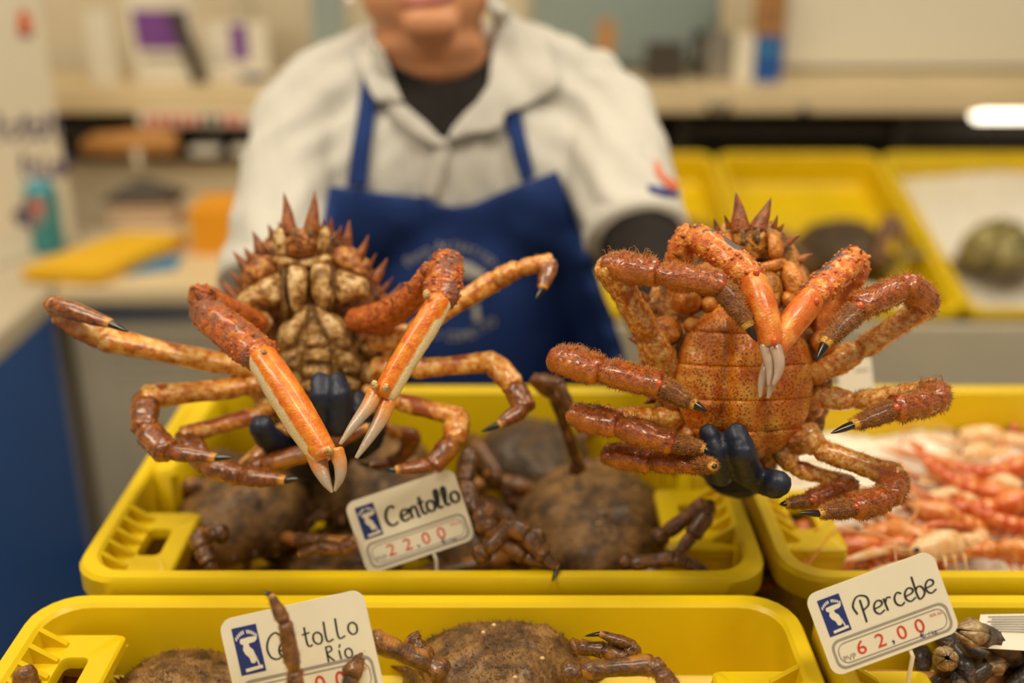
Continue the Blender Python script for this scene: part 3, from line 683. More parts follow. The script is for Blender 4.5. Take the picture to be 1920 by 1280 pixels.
def outline_shell(crab, name, outline, D, wfront, wback, m, N=110, nf=14, lump=.002, lscale=70, tubercles=0, rng=random, fn=None, rimspikes=0):
    """closed body: camera-side belly and far-side dome from a rounded outline in photo pixels at depth D"""
    o = crom([Vector((a, b, 0)) for a, b in outline], 8, True); per = len(o)
    cx = sum(v.x for v in o) / per; cy = sum(v.y for v in o) / per
    mb = MB(); rings = []; prof = []
    for i in range(nf + 1): s = .02 + .98 * i / nf; prof.append((s, -wfront * (1 - s * s) ** .7))
    for i in range(1, nf + 1): s = 1 - .98 * i / nf; prof.append((s, wback * (1 - s * s) ** .6))
    for s, w in prof:
        ring = []
        for v in o:
            x = cx + (v.x - cx) * s; y = cy + (v.y - cy) * s
            ring.append(P(x, y, D + w + (fn(x, y, s) if fn else 0)))
        rings.append(ring)
    mb.loft(rings)
    cen = P(cx, cy, D + (wback - wfront) / 2)
    for k in range(len(mb.v)):
        v = mb.v[k]; q = (v - cen).normalized(); mb.v[k] = v + q * (noise.noise(v * lscale) * lump + noise.noise(v * lscale * 2.7) * lump * .5)
    base = len(mb.v)
    for _ in range(tubercles):
        k = rng.randrange(per * (nf - 5), per * (nf * 2 - 3)); v = mb.v[k]; q = (v - cen).normalized()
        mb.spike(v - q * .001, q + Vector((rng.gauss(0, .3), rng.gauss(0, .3), rng.gauss(0, .3))), .004 + rng.random() * .004, .0022, 6)
    return mb.build(name, m, crab)
def pillow(parent, name, outline, D, h, m, rings=6, lump=.0016, lscale=220, tilt=(0, 0), per=5, n_sharp=.55, back=.004):
    o = crom([Vector((a, b, 0)) for a, b in outline], per, True); n = len(o)
    cx = sum(v.x for v in o) / n; cy = sum(v.y for v in o) / n; mb = MB(); R_ = []
    def dd(x, y): return D + tilt[0] * (x - cx) + tilt[1] * (y - cy)
    R_.append([P(v.x, v.y, dd(v.x, v.y) + back) for v in o])
    for i in range(rings + 1):
        s = 1 - .97 * i / rings
        R_.append([P(cx + (v.x - cx) * s, cy + (v.y - cy) * s, dd(v.x, v.y) - h * (1 - s ** 2.4) ** n_sharp) for v in o])
    mb.loft(R_)
    for k, v in enumerate(mb.v): mb.v[k] = v + FW * noise.noise(v * lscale) * lump
    return mb.build(name, m, parent)
def spine(parent, base, tip, rpx, D, m, name='spine', Dtip=None, flat=.8):
    a, b = P(*base, D), P(*tip, Dtip or D - .004); r = rpx * D / F
    mid = lerp3(a, b, .5) + (b - a).orthogonal().normalized() * r * .1
    mb = MB(); mb.tube(crom([a - (b - a) * .15, lerp3(a, b, .12), mid, b], 4), [r * q_ for q_ in (1.2, 1.15, 1.1, 1.05, 1.0, .92, .84, .74, .62, .49, .35, .2, .04)], 9, flat=flat)
    return mb.build(name, m, parent)
def pincers(parent, pairs, m):
    for pts, r, nm in pairs:
        seg([pp(q) for q in pts], r, m, nm, parent, n=10, lump=.00015, pig=lambda t, a, v: t * 1.5 - .05, flat=.75)

# ------------------------------------------------------------------ left held crab (belly pale, narrow abdomen)
rg = random.Random(5)
LD = 1.0
CL = empty('spider_crab', P(590, 800, LD), 'orange spider crab held belly out on the left, pale claws crossing', 'crab', 'crabs held up by the seller')
out_L = [(563, 428), (590, 424), (622, 432), (652, 452), (680, 480), (706, 520), (726, 562), (738, 615), (738, 670), (722, 730), (690, 775), (640, 800), (590, 806), (540, 798), (492, 768), (458, 722), (440, 668), (434, 612), (436, 566), (446, 528), (462, 492), (484, 460), (512, 438), (540, 428)]
car = outline_shell(CL, 'carapace', out_L, LD + .018, .010, .085, M['L_rim'], tubercles=130, rng=rg, lump=.003)
# horns and spines
spine(CL, (542, 428), (532, 360), 17, LD - .006, M['L_spine'], 'rostrum_horn'); spine(CL, (585, 424), (590, 357), 17, LD - .006, M['L_spine'], 'rostrum_horn')
for b, t, r in (((488, 468), (473, 432), 13), ((462, 506), (436, 470), 12), ((440, 556), (408, 520), 12), ((650, 452), (655, 412), 12), ((674, 480), (691, 440), 12), ((704, 522), (726, 484), 13), ((728, 566), (754, 530), 12),
                ((512, 444), (502, 420), 9), ((618, 434), (621, 405), 9), ((634, 442), (640, 422), 7), ((474, 486), (456, 462), 7), ((450, 530), (428, 505), 7), ((690, 500), (706, 474), 7), ((716, 545), (738, 518), 7), ((528, 436), (522, 414), 7), ((604, 430), (606, 410), 7), ((430, 600), (408, 590), 7), ((742, 610), (762, 596), 7)):
    spine(CL, b, t, r, LD + .006, M['L_spine'])
BD = LD - .004
pillow(CL, 'face_plate', [(545, 424), (566, 430), (586, 422), (596, 450), (590, 474), (564, 482), (538, 474), (534, 448)], BD - .006, .008, M['L_rim'], lump=.003, lscale=260)
for x, y in ((553, 438), (580, 435)): pillow(CL, 'eye_socket', [(x - 4, y - 9), (x + 3, y - 9), (x + 5, y + 8), (x - 4, y + 9)], BD - .013, .002, M['L_dark'], rings=3)
for x, y in ((562, 452), (578, 450)):
    mb = MB(); mb.ell(P(x, y, BD - .017), (.0022, .0022, .0026), n=8, k=6); mb.build('eye_bead', M['L_spine'], CL)
for q in ([(514, 434), (530, 426), (538, 446), (537, 478), (520, 480), (512, 458)], [(594, 440), (604, 424), (616, 428), (620, 450), (610, 474), (594, 476)]): pillow(CL, 'brow_plate', q, BD - .004, .009, M['L_plate'])
for q in ([(462, 500), (494, 478), (512, 484), (520, 506), (500, 524), (470, 536), (456, 520)], [(622, 470), (652, 462), (676, 486), (690, 516), (672, 520), (640, 504), (624, 492)]): pillow(CL, 'cheek_plate', q, BD - .002, .010, M['L_rim'], lump=.0015)
pillow(CL, 'lip_plate', [(520, 480), (565, 488), (612, 476), (622, 488), (600, 500), (565, 502), (530, 500), (512, 492)], BD - .006, .007, M['L_plate'])
for q in ([(450, 552), (480, 528), (516, 510), (530, 524), (532, 560), (520, 574), (486, 572), (458, 582), (444, 570)], [(628, 510), (652, 506), (684, 520), (694, 545), (686, 560), (658, 562), (634, 572), (624, 545)]): pillow(CL, 'side_plate', q, BD - .004, .013, M['L_plate'])
for q in ([(540, 496), (560, 494), (575, 502), (576, 540), (570, 570), (556, 590), (544, 574), (536, 540)], [(584, 500), (602, 490), (618, 498), (624, 530), (622, 560), (610, 580), (594, 570), (583, 545)]): pillow(CL, 'mouthpart', q, BD - .008, .012, M['L_plate'])
for q in ([(528, 500), (537, 502), (534, 560), (543, 590), (534, 596), (523, 560)], [(622, 498), (630, 510), (630, 560), (620, 584), (614, 584), (624, 550)]): pillow(CL, 'mouthpart_outer', q, BD - .006, .008, M['L_dark'])
pillow(CL, 'sternum', [(584, 570), (620, 584), (656, 610), (676, 650), (684, 700), (668, 750), (620, 780), (570, 780), (528, 752), (508, 705), (512, 650), (530, 606), (556, 582)], BD - .002, .012, M['L_body'], lump=.002, lscale=140, rings=9)
for q in ([(578, 578), (572, 606), (552, 642), (530, 660), (522, 648), (536, 614), (556, 588)], [(590, 576), (612, 584), (640, 606), (660, 640), (652, 652), (626, 646), (604, 612)], [(570, 650), (560, 690), (530, 700), (514, 684), (520, 664)], [(626, 654), (664, 662), (682, 690), (668, 704), (636, 694)], [(548, 704), (560, 740), (534, 748), (512, 722), (518, 706)], [(640, 704), (676, 714), (668, 740), (640, 754), (626, 736)]): pillow(CL, 'sternum_plate', q, BD - .012, .008, M['L_plate'] if q[0][1] < 600 else M['L_body'])
ab = pillow(CL, 'abdomen', [(594, 616), (612, 626), (624, 652), (626, 690), (622, 740), (612, 782), (584, 786), (566, 744), (562, 690), (566, 650), (578, 624)], BD - .011, .011, M['L_dark'])
for k in range(5):
    y = 634 + k * 28; w = 20 + k * 2.6; pillow(ab, 'abdomen_segment', [(594 - w, y), (594, y - 10), (594 + w, y), (594 + w * 1.05, y + 16), (594, y + 19), (594 - w * 1.05, y + 16)], BD - .0185 - .001 * k, .005, M['L_body'], rings=4)
# coxal knobs
for x, y, r in ((486, 604, 26), (480, 652, 24), (492, 700, 24), (512, 742, 22), (672, 600, 26), (700, 650, 25), (694, 700, 24), (676, 748, 22), (650, 690, 14), (520, 690, 12)):
    pillow(CL, 'leg_socket', [(x - r, y), (x - r * .5, y - r * .8), (x + r * .5, y - r * .75), (x + r, y), (x + r * .5, y + r * .8), (x - r * .5, y + r * .8)], BD - .006, .013, M['L_plate'] if (x + y) % 3 else M['L_body'], lump=.0015)
# claws
s = LD / F
def claw(crab, j, rr, mats, name='claw', spines=0, rng=rg, cream=None, knobs=40, bluetop=None, flat=.8):
    b, e0, e1, w0, w1, h = j       # body, merus end (elbow), carpus end (wrist), palm start, palm end
    mm, mc, mp = mats
    root = seg([pp(q) for q in w0], rr[2], mp, name, crab, n=18, flat=flat, lump=.0004, rng=rng, pig=cream, ref=RT)
    seg([pp(q) for q in e1], rr[1], mc, 'carpus', root, n=16, lump=.0022, lscale=260, knobs=knobs + 40, rng=rng, pig=bluetop)
    seg([pp(q) for q in e0], rr[0], mm, 'merus', root, n=14, lump=.0016, lscale=200, knobs=knobs, rng=rng, pig=lambda t, a, v: .1)
    return root
px = lambda v, D: v * D / F
c1 = claw(CL, (None, [(486, 606, .985), (430, 580, .955), (385, 560, .935), (374, 562, .93)], [(384, 576, .925), (410, 604, .905), (455, 640, .885), (490, 668, .872)], [(492, 672, .868), (530, 730, .855), (570, 795, .845), (606, 852, .838)], None, None),
          ([.012, .013, .0145, .013], [.0145, .0165, .0168, .0155], [.0155, .0172, .0168, .0140]), (M['L_arm'], M['L_arm'], M['L_palm']),
          cream=lambda t, a, v: (lambda q: (.74 if q < -.28 else .2) + (.25 if t > .9 else 0))((v - P(550, 765, .85)).dot((RT * .83 + UP * .56).normalized()) / .016), bluetop=lambda t, a, v: .62 if noise.noise(v * 70) > .1 else .1)
for b, t in (((372, 556), (362, 541)), ((396, 548), (394, 540)), ((364, 570), (354, 562)), ((400, 560), (404, 545))): spine(c1, b, t, 7, .915, M['L_spine'])
pincers(c1, [([(592, 846, .838), (600, 876, .834), (611, 902, .83), (623, 922, .828)], [.0088, .0066, .0042, .0014], 'fixed_finger'), ([(630, 844, .832), (638, 870, .830), (637, 896, .828), (628, 920, .827)], [.0062, .0054, .0038, .0013], 'movable_finger')], M['finger'])
for x, y in ((618, 846), (494, 664)):
    mb = MB(); mb.ell(P(x, y, .826 if x > 600 else .855), (.0034, .003, .0042), n=10, k=8); mb.build('hinge_knob', M['L_plate'], c1)
c2 = claw(CL, (None, [(668, 600, .98), (720, 592, .955), (775, 555, .93), (812, 510, .912)], [(838, 482, .905), (836, 505, .900), (830, 535, .893), (824, 566, .886)], [(824, 566, .883), (798, 610, .875), (760, 672, .866), (722, 738, .858)], None, None),
          ([.0135, .0155, .0135, .012], [.0125, .0150, .0155, .0142], [.0132, .0142, .0138, .0128]), (M['L_arm'], M['L_arm'], M['L_palm']),
          cream=lambda t, a, v: (lambda q: .74 if q > .42 else .2)((v - P(772, 652, .87)).dot((RT * .85 - UP * .52).normalized()) / .0138), bluetop=lambda t, a, v: .62 if noise.noise(v * 70) > .1 else .1)
for b, t in (((822, 484), (815, 470)), ((848, 486), (850, 474)), ((860, 500), (868, 492)), ((740, 574), (732, 558)), ((770, 545), (762, 530)), ((795, 512), (786, 500))): spine(c2, b, t, 6, .902, M['L_spine'])
pincers(c2, [([(704, 736, .856), (690, 762, .850), (664, 796, .842), (638, 832, .836)], [.0078, .0068, .0046, .0016], 'movable_finger'), ([(726, 752, .857), (714, 785, .851), (692, 822, .844), (668, 858, .838)], [.0082, .0066, .0044, .0018], 'fixed_finger')], M['finger'])
for x, y in ((702, 722), (724, 728), (800, 552)):
    mb = MB(); mb.ell(P(x, y, .846 if y > 600 else .868), (.0033, .003, .0042), n=10, k=8); mb.build('hinge_knob', M['L_plate'], c2)
ml = (M['L_leg'], M['L_leg'], M['L_legdark'], M['L_legdark'])
md = (M['L_leg'], M['L_legdark'], M['L_legdark'], M['L_legdark'])
def J(*q): return [P(*a) for a in q]
k = lambda a, D=.96: a * D / F
leg(CL, J((490, 690, .985), (430, 684, .965), (195, 636, .935), (112, 588, .925), (100, 570, .915), (206, 606, .895), (241, 622, .888)), [k(25), k(24), k(20), k(20)], (M['L_leg'], M['L_leg'], M['L_legdark'], M['L_legdark']), hair=30, bead=False, rng=rg, name='leg')
leg(CL, J((500, 714, .985), (458, 724, .97), (274, 744, .945), (270, 802, .925), (312, 846, .910), (404, 858, .895), (437, 857, .89)), [k(25), k(25), k(26), k(19)], md, hair=40, bead=False, rng=rg)
leg(CL, J((520, 748, .99), (486, 776, .98), (345, 816, .96), (384, 870, .94), (450, 892, .925), (534, 900, .91), (562, 897, .905)), [k(20), k(22), k(23), k(21)], md, hair=40, bead=False, rng=rg)
leg(CL, J((565, 780, 1.01), (540, 800, .985), (462, 878, .97), (490, 874, .955), (590, 845, .955), (690, 800, .95), (715, 790, .948)), [k(22), k(22), k(21), k(20)], md, hair=20, bead=False, rng=rg)
leg(CL, J((700, 640, .985), (770, 622, .975), (925, 528, .965), (968, 505, .955), (1032, 490, .95), (1018, 540, .935), (1004, 561, .93)), [k(24), k(22), k(19), k(18)], (M['L_leg'], M['L_leg'], M['L_leg'], M['L_legdark']), hair=30, bead=False, rng=rg)
leg(CL, J((706, 690, .985), (765, 692, .975), (925, 678, .965), (962, 722, .95), (984, 765, .94), (934, 796, .925), (902, 809, .92)), [k(24), k(23), k(22), k(18)], (M['L_leg'], M['L_leg'], M['L_legdark'], M['L_legdark']), hair=30, bead=False, rng=rg)
leg(CL, J((690, 735, .99), (745, 752, .98), (862, 782, .97), (852, 822, .955), (812, 872, .945), (742, 881, .93), (714, 878, .926)), [k(23), k(23), k(22), k(17)], (M['L_leg'], M['L_leg'], M['L_legdark'], M['L_legdark']), hair=30, bead=False, rng=rg)
leg(CL, J((655, 770, 1.0), (690, 796, 1.0), (775, 818, 1.03), (762, 850, 1.05), (730, 870, 1.05), (690, 872, 1.03), (670, 868, 1.02)), [k(18), k(18), k(18), k(15)], md, hair=10, bead=False, rng=rg)

# ------------------------------------------------------------------ right held crab (broad pored abdomen)
rg = random.Random(11)
RD = .905
CR = empty('spider_crab', P(1400, 850, RD), 'hairy red-orange spider crab held belly out on the right, broad pored abdomen', 'crab', 'crabs held up by the seller')
out_R = [(1405, 418), (1440, 416), (1472, 440), (1498, 476), (1522, 520), (1546, 575), (1562, 640), (1566, 705), (1556, 770), (1528, 830), (1480, 868), (1405, 880), (1330, 870), (1275, 835), (1236, 780), (1208, 715), (1196, 650), (1200, 590), (1222, 540), (1258, 500), (1300, 470), (1338, 440), (1372, 418)]
outline_shell(CR, 'carapace', out_R, RD + .024, .008, .085, M['R_body'], tubercles=240, rng=rg, lump=.0035)
spine(CR, (1388, 424), (1380, 360), 21, RD + .004, M['L_spine'], 'rostrum_horn'); spine(CR, (1424, 422), (1446, 370), 19, RD + .004, M['L_spine'], 'rostrum_horn')
for b, t, r in (((1346, 436), (1338, 408), 9), ((1366, 424), (1358, 402), 7), ((1452, 424), (1458, 402), 7), ((1462, 430), (1470, 418), 6), ((1480, 452), (1500, 440), 9), ((1500, 486), (1524, 476), 10), ((1520, 520), (1540, 505), 8), ((1320, 458), (1306, 440), 8), ((1212, 560), (1200, 545), 8), ((1198, 640), (1176, 632), 9), ((1204, 690), (1184, 688), 8), ((1222, 750), (1206, 756), 8), ((1560, 700), (1578, 696), 7), ((1230, 530), (1216, 512), 8), ((1276, 488), (1262, 470), 8)):
    spine(CR, b, t, r, RD + .012, M['L_spine'])
BR = RD + .004
pillow(CR, 'face_plate', [(1384, 420), (1406, 436), (1430, 418), (1440, 450), (1430, 480), (1406, 490), (1382, 478), (1374, 448)], BR - .002, .009, M['R_body'], lump=.004, lscale=240)
for x, y in ((1394, 446), (1420, 444)): pillow(CR, 'eye_socket', [(x - 4, y - 12), (x + 3, y - 12), (x + 5, y + 10), (x - 4, y + 11)], BR - .0125, .002, M['L_dark'], rings=3)
for q in ([(1346, 452), (1366, 436), (1378, 456), (1376, 486), (1350, 492)], [(1438, 440), (1456, 440), (1470, 466), (1460, 488), (1440, 482)]): pillow(CR, 'brow_plate', q, BR, .009, M['R_plate'], lump=.002)
for q in ([(1290, 520), (1330, 488), (1365, 500), (1360, 545), (1310, 560)], [(1470, 490), (1500, 500), (1524, 545), (1510, 580), (1478, 560), (1464, 520)]): pillow(CR, 'side_plate', q, BR - .004, .014, M['R_plate'], lump=.003, lscale=120)
pillow(CR, 'lip_plate', [(1350, 486), (1406, 496), (1466, 484), (1476, 502), (1440, 514), (1400, 516), (1352, 508)], BR - .005, .008, M['R_plate'], lump=.001)
for q in ([(1374, 514), (1396, 508), (1408, 520), (1408, 560), (1396, 592), (1380, 580), (1370, 545)], [(1414, 518), (1440, 508), (1462, 522), (1468, 560), (1448, 596), (1424, 590), (1412, 556)]): pillow(CR, 'mouthpart', q, BR - .010, .013, M['R_body'], lump=.0015)
pillow(CR, 'sternum', [(1400, 570), (1470, 576), (1530, 640), (1546, 720), (1520, 800), (1470, 850), (1400, 862), (1330, 850), (1270, 800), (1238, 720), (1250, 640), (1320, 580)], BR + .006, .010, M['R_body'], rings=9, lump=.003, lscale=120)
# abdomen: five domed plates across, with a raised middle ridge
def abd_h(x, y):
    u = (x - 1396) / 132; v = (y - 715) / 152
    d = max(0, 1 - u * u - v * v); h = .034 * d ** .55
    rid = .0075 * math.exp(-((x - 1398) / 26) ** 4); gr = -.0060 * (math.exp(-((x - 1358) / 15) ** 2) + math.exp(-((x - 1438) / 15) ** 2))
    return h + (rid + gr) * min(1, d * 2.4)
abd = MB(); cxy = []
rows = [(566, 622), (622, 684), (684, 748), (748, 806), (806, 866)]
root = None
for bi, (y0, y1) in enumerate(rows):
    mb = MB(); nr, nc = 9, 56; grid = []
    for i in range(nr + 1):
        v = i / nr; row = []
        for j in range(nc + 1):
            u = -1 + 2 * j / nc; yb = y0 + (y1 - y0) * v; yy = (yb - 715) / 152
            half = 132 * math.sqrt(max(.0, 1 - min(1, yy * yy)))
            x = 1396 + u * half * .995; y = yb + 7 * (1 - u * u) - 3
            e = min(v, 1 - v) * 2; edge = -.0009 * (1 - min(1, e * 4)) ** 2
            h = abd_h(x, min(max(y, 566), 864)) + edge + .0007 * (1 - v)
            p = P(x, y, BR - .013 - h); h2 = noise.noise(p * 70) * .0022 + noise.noise(p * 200) * .0011
            mb.v.append(p - FW * h2); row.append(len(mb.v) - 1)
            g = (math.exp(-((x - 1360) / 12) ** 2) + math.exp(-((x - 1436) / 12) ** 2)) if 600 < y < 840 else 0
            mb.pig[row[-1]] = min(.5, g * .42) + (.2 if bi == 0 else 0)
        grid.append(row)
    for i in range(nr):
        for j in range(nc): mb.f.append([grid[i][j], grid[i + 1][j], grid[i + 1][j + 1], grid[i][j + 1]]); mb.m.append(0)
    # underside so that every plate has thickness
    nb = len(mb.v); cnt = nb
    for q in range(nb): mb.v.append(mb.v[q] + FW * .004)
    for f in list(mb.f): mb.f.append([nb + a for a in reversed(f)]); mb.m.append(0)
    bd = [grid[0][j] for j in range(nc)] + [grid[i][nc] for i in range(nr)] + [grid[nr][j] for j in range(nc, 0, -1)] + [grid[i][0] for i in range(nr, 0, -1)]
    for a in range(len(bd)): b2 = bd[(a + 1) % len(bd)]; mb.f.append([bd[a], b2, nb + b2, nb + bd[a]]); mb.m.append(0)
    o = mb.build('abdomen' if root is None else 'abdomen_segment', M['R_abd'], CR if root is None else root)
    if root is None: root = o
for x, y, r in ((1288, 560, 32), (1250, 620, 30), (1262, 690, 26), (1262, 750, 24), (1296, 812, 24), (1500, 590, 30), (1545, 640, 28), (1530, 700, 26), (1520, 760, 26), (1490, 820, 24), (1300, 610, 20), (1330, 570, 18), (1480, 560, 18)):
    pillow(CR, 'leg_socket', [(x - r, y), (x - r * .5, y - r * .85), (x + r * .5, y - r * .75), (x + r, y), (x + r * .6, y + r * .8), (x - r * .5, y + r * .85)], BR - .006, .016, M['R_plate'], lump=.003, lscale=150)
# claws
blue = lambda axis, c0: (lambda t, a, v: .72 if (v - c0).dot(axis) > .0085 and noise.noise(v * 90) > -.35 else .1)
c1 = claw(CR, (None, [(1290, 570, .905), (1272, 510, .895), (1280, 460, .885), (1296, 438, .88)], [(1306, 444, .874), (1330, 458, .862), (1375, 490, .848), (1408, 520, .838)], [(1412, 528, .834), (1426, 572, .825), (1438, 612, .818), (1446, 646, .812)], None, None),
          ([.0135, .0140, .0135, .0125], [.0125, .0138, .0138, .0130], [.0128, .0138, .0122, .0092]), (M['R_arm'], M['R_arm'], M['R_claw']), rng=rg, flat=.85,
          cream=lambda t, a, v: .62 if t > .93 else .12, bluetop=blue((RT * .55 + UP * .83).normalized(), P(1360, 482, .852)))
for b, t in (((1298, 434), (1292, 420)), ((1312, 432), (1312, 422)), ((1286, 448), (1274, 440)), ((1272, 480), (1260, 474)), ((1268, 510), (1256, 506))): spine(c1, b, t, 5, .874, M['L_spine'])
pincers(c1, [([(1436, 648, .812), (1441, 672, .808), (1444, 696, .806), (1441, 722, .804)], [.0055, .0046, .0034, .0013], 'fixed_finger'), ([(1454, 650, .808), (1461, 676, .804), (1459, 700, .802), (1450, 722, .801)], [.0050, .0044, .0032, .0013], 'movable_finger')], M['pincer'])
c2 = claw(CR, (None, [(1540, 620, .905), (1572, 570, .898), (1598, 520, .888), (1606, 492, .882)], [(1604, 484, .876), (1585, 500, .866), (1552, 530, .854), (1526, 554, .846)], [(1520, 562, .842), (1496, 592, .832), (1474, 624, .824), (1456, 656, .817)], None, None),
          ([.012, .0135, .0135, .0125], [.0120, .0132, .0132, .0128], [.0126, .0136, .0118, .0086]), (M['R_arm'], M['R_arm'], M['R_claw']), rng=rg, flat=.85,
          cream=lambda t, a, v: .62 if t > .93 else .12, bluetop=blue((-RT * .6 + UP * .8).normalized(), P(1562, 520, .855)))
for b, t in (((1596, 474), (1588, 462)), ((1612, 478), (1616, 466)), ((1578, 486), (1570, 476)), ((1560, 502), (1550, 494)), ((1543, 518), (1534, 512))): spine(c2, b, t, 5, .866, M['L_spine'])
pincers(c2, [([(1448, 662, .818), (1436, 690, .815), (1428, 718, .813), (1425, 744, .812)], [.0048, .0042, .0032, .0013], 'fixed_finger'), ([(1462, 668, .816), (1452, 698, .812), (1446, 724, .811), (1440, 746, .810)], [.0046, .0040, .0030, .0013], 'movable_finger')], M['pincer'])
for cc, x, y, D in ((c1, 1452, 641, .802), (c1, 1418, 512, .823), (c2, 1530, 566, .828)):
    mb = MB(); mb.ell(P(x, y, D), (.0026, .0026, .0034), n=10, k=8); mb.build('hinge_knob', M['bead'], cc)
mr = (M['R_leg'], M['R_legdark'], M['R_legdark'], M['R_dactyl'])
k = lambda a, D=.84: a * D / F
HA = 1000
leg(CR, J((1240, 680, .90), (1216, 628, .885), (1142, 496, .858), (1226, 512, .84), (1352, 532, .825), (1404, 612, .812), (1419, 640, .808)), [k(35), k(32), k(28), k(24)], mr, hair=HA, rng=rg, hooks=60, lump=.0012)
leg(CR, J((1262, 730, .905), (1210, 722, .895), (1044, 670, .865), (1122, 694, .842), (1234, 720, .825), (1302, 758, .812), (1325, 771, .808)), [k(27), k(33), k(30), k(25)], mr, hair=HA, rng=rg, hooks=40, lump=.0012)
leg(CR, J((1276, 780, .905), (1230, 782, .895), (1078, 778, .872), (1155, 798, .85), (1258, 828, .834), (1320, 842, .822), (1332, 847, .819)), [k(24), k(28), k(28), k(21)], mr, hair=HA, rng=rg, hooks=20, lump=.0012)
leg(CR, J((1300, 826, .905), (1260, 840, .90), (1140, 852, .88), (1216, 864, .858), (1306, 868, .835), (1338, 874, .806), (1340, 875, .8035)), [k(22), k(26), k(23), k(20)], mr, hair=HA, rng=rg, lump=.0012)
leg(CR, J((1546, 690, .905), (1612, 656, .895), (1742, 570, .872), (1698, 534, .852), (1612, 574, .834), (1547, 644, .818), (1531, 676, .813)), [k(30), k(30), k(29), k(24)], mr, hair=HA, rng=rg, hooks=50, lump=.0012)
leg(CR, J((1530, 742, .905), (1600, 752, .895), (1752, 730, .875), (1752, 752, .855), (1680, 764, .836), (1600, 796, .822), (1558, 812, .815)), [k(25), k(29), k(29), k(23)], mr, hair=HA, rng=rg, hooks=40, lump=.0012)
leg(CR, J((1500, 800, .905), (1534, 842, .895), (1680, 892, .878), (1668, 930, .86), (1604, 950, .845), (1536, 962, .832), (1497, 961, .826)), [k(28), k(28), k(28), k(21)], mr, hair=HA, rng=rg, hooks=20, lump=.0012)
leg(CR, J((1462, 840, .905), (1486, 876, .905), (1592, 908, .90), (1575, 918, .885), (1522, 938, .875), (1474, 944, .868), (1462, 945, .866)), [k(22), k(24), k(23), k(17)], mr, hair=HA // 2, rng=rg, lump=.0012)

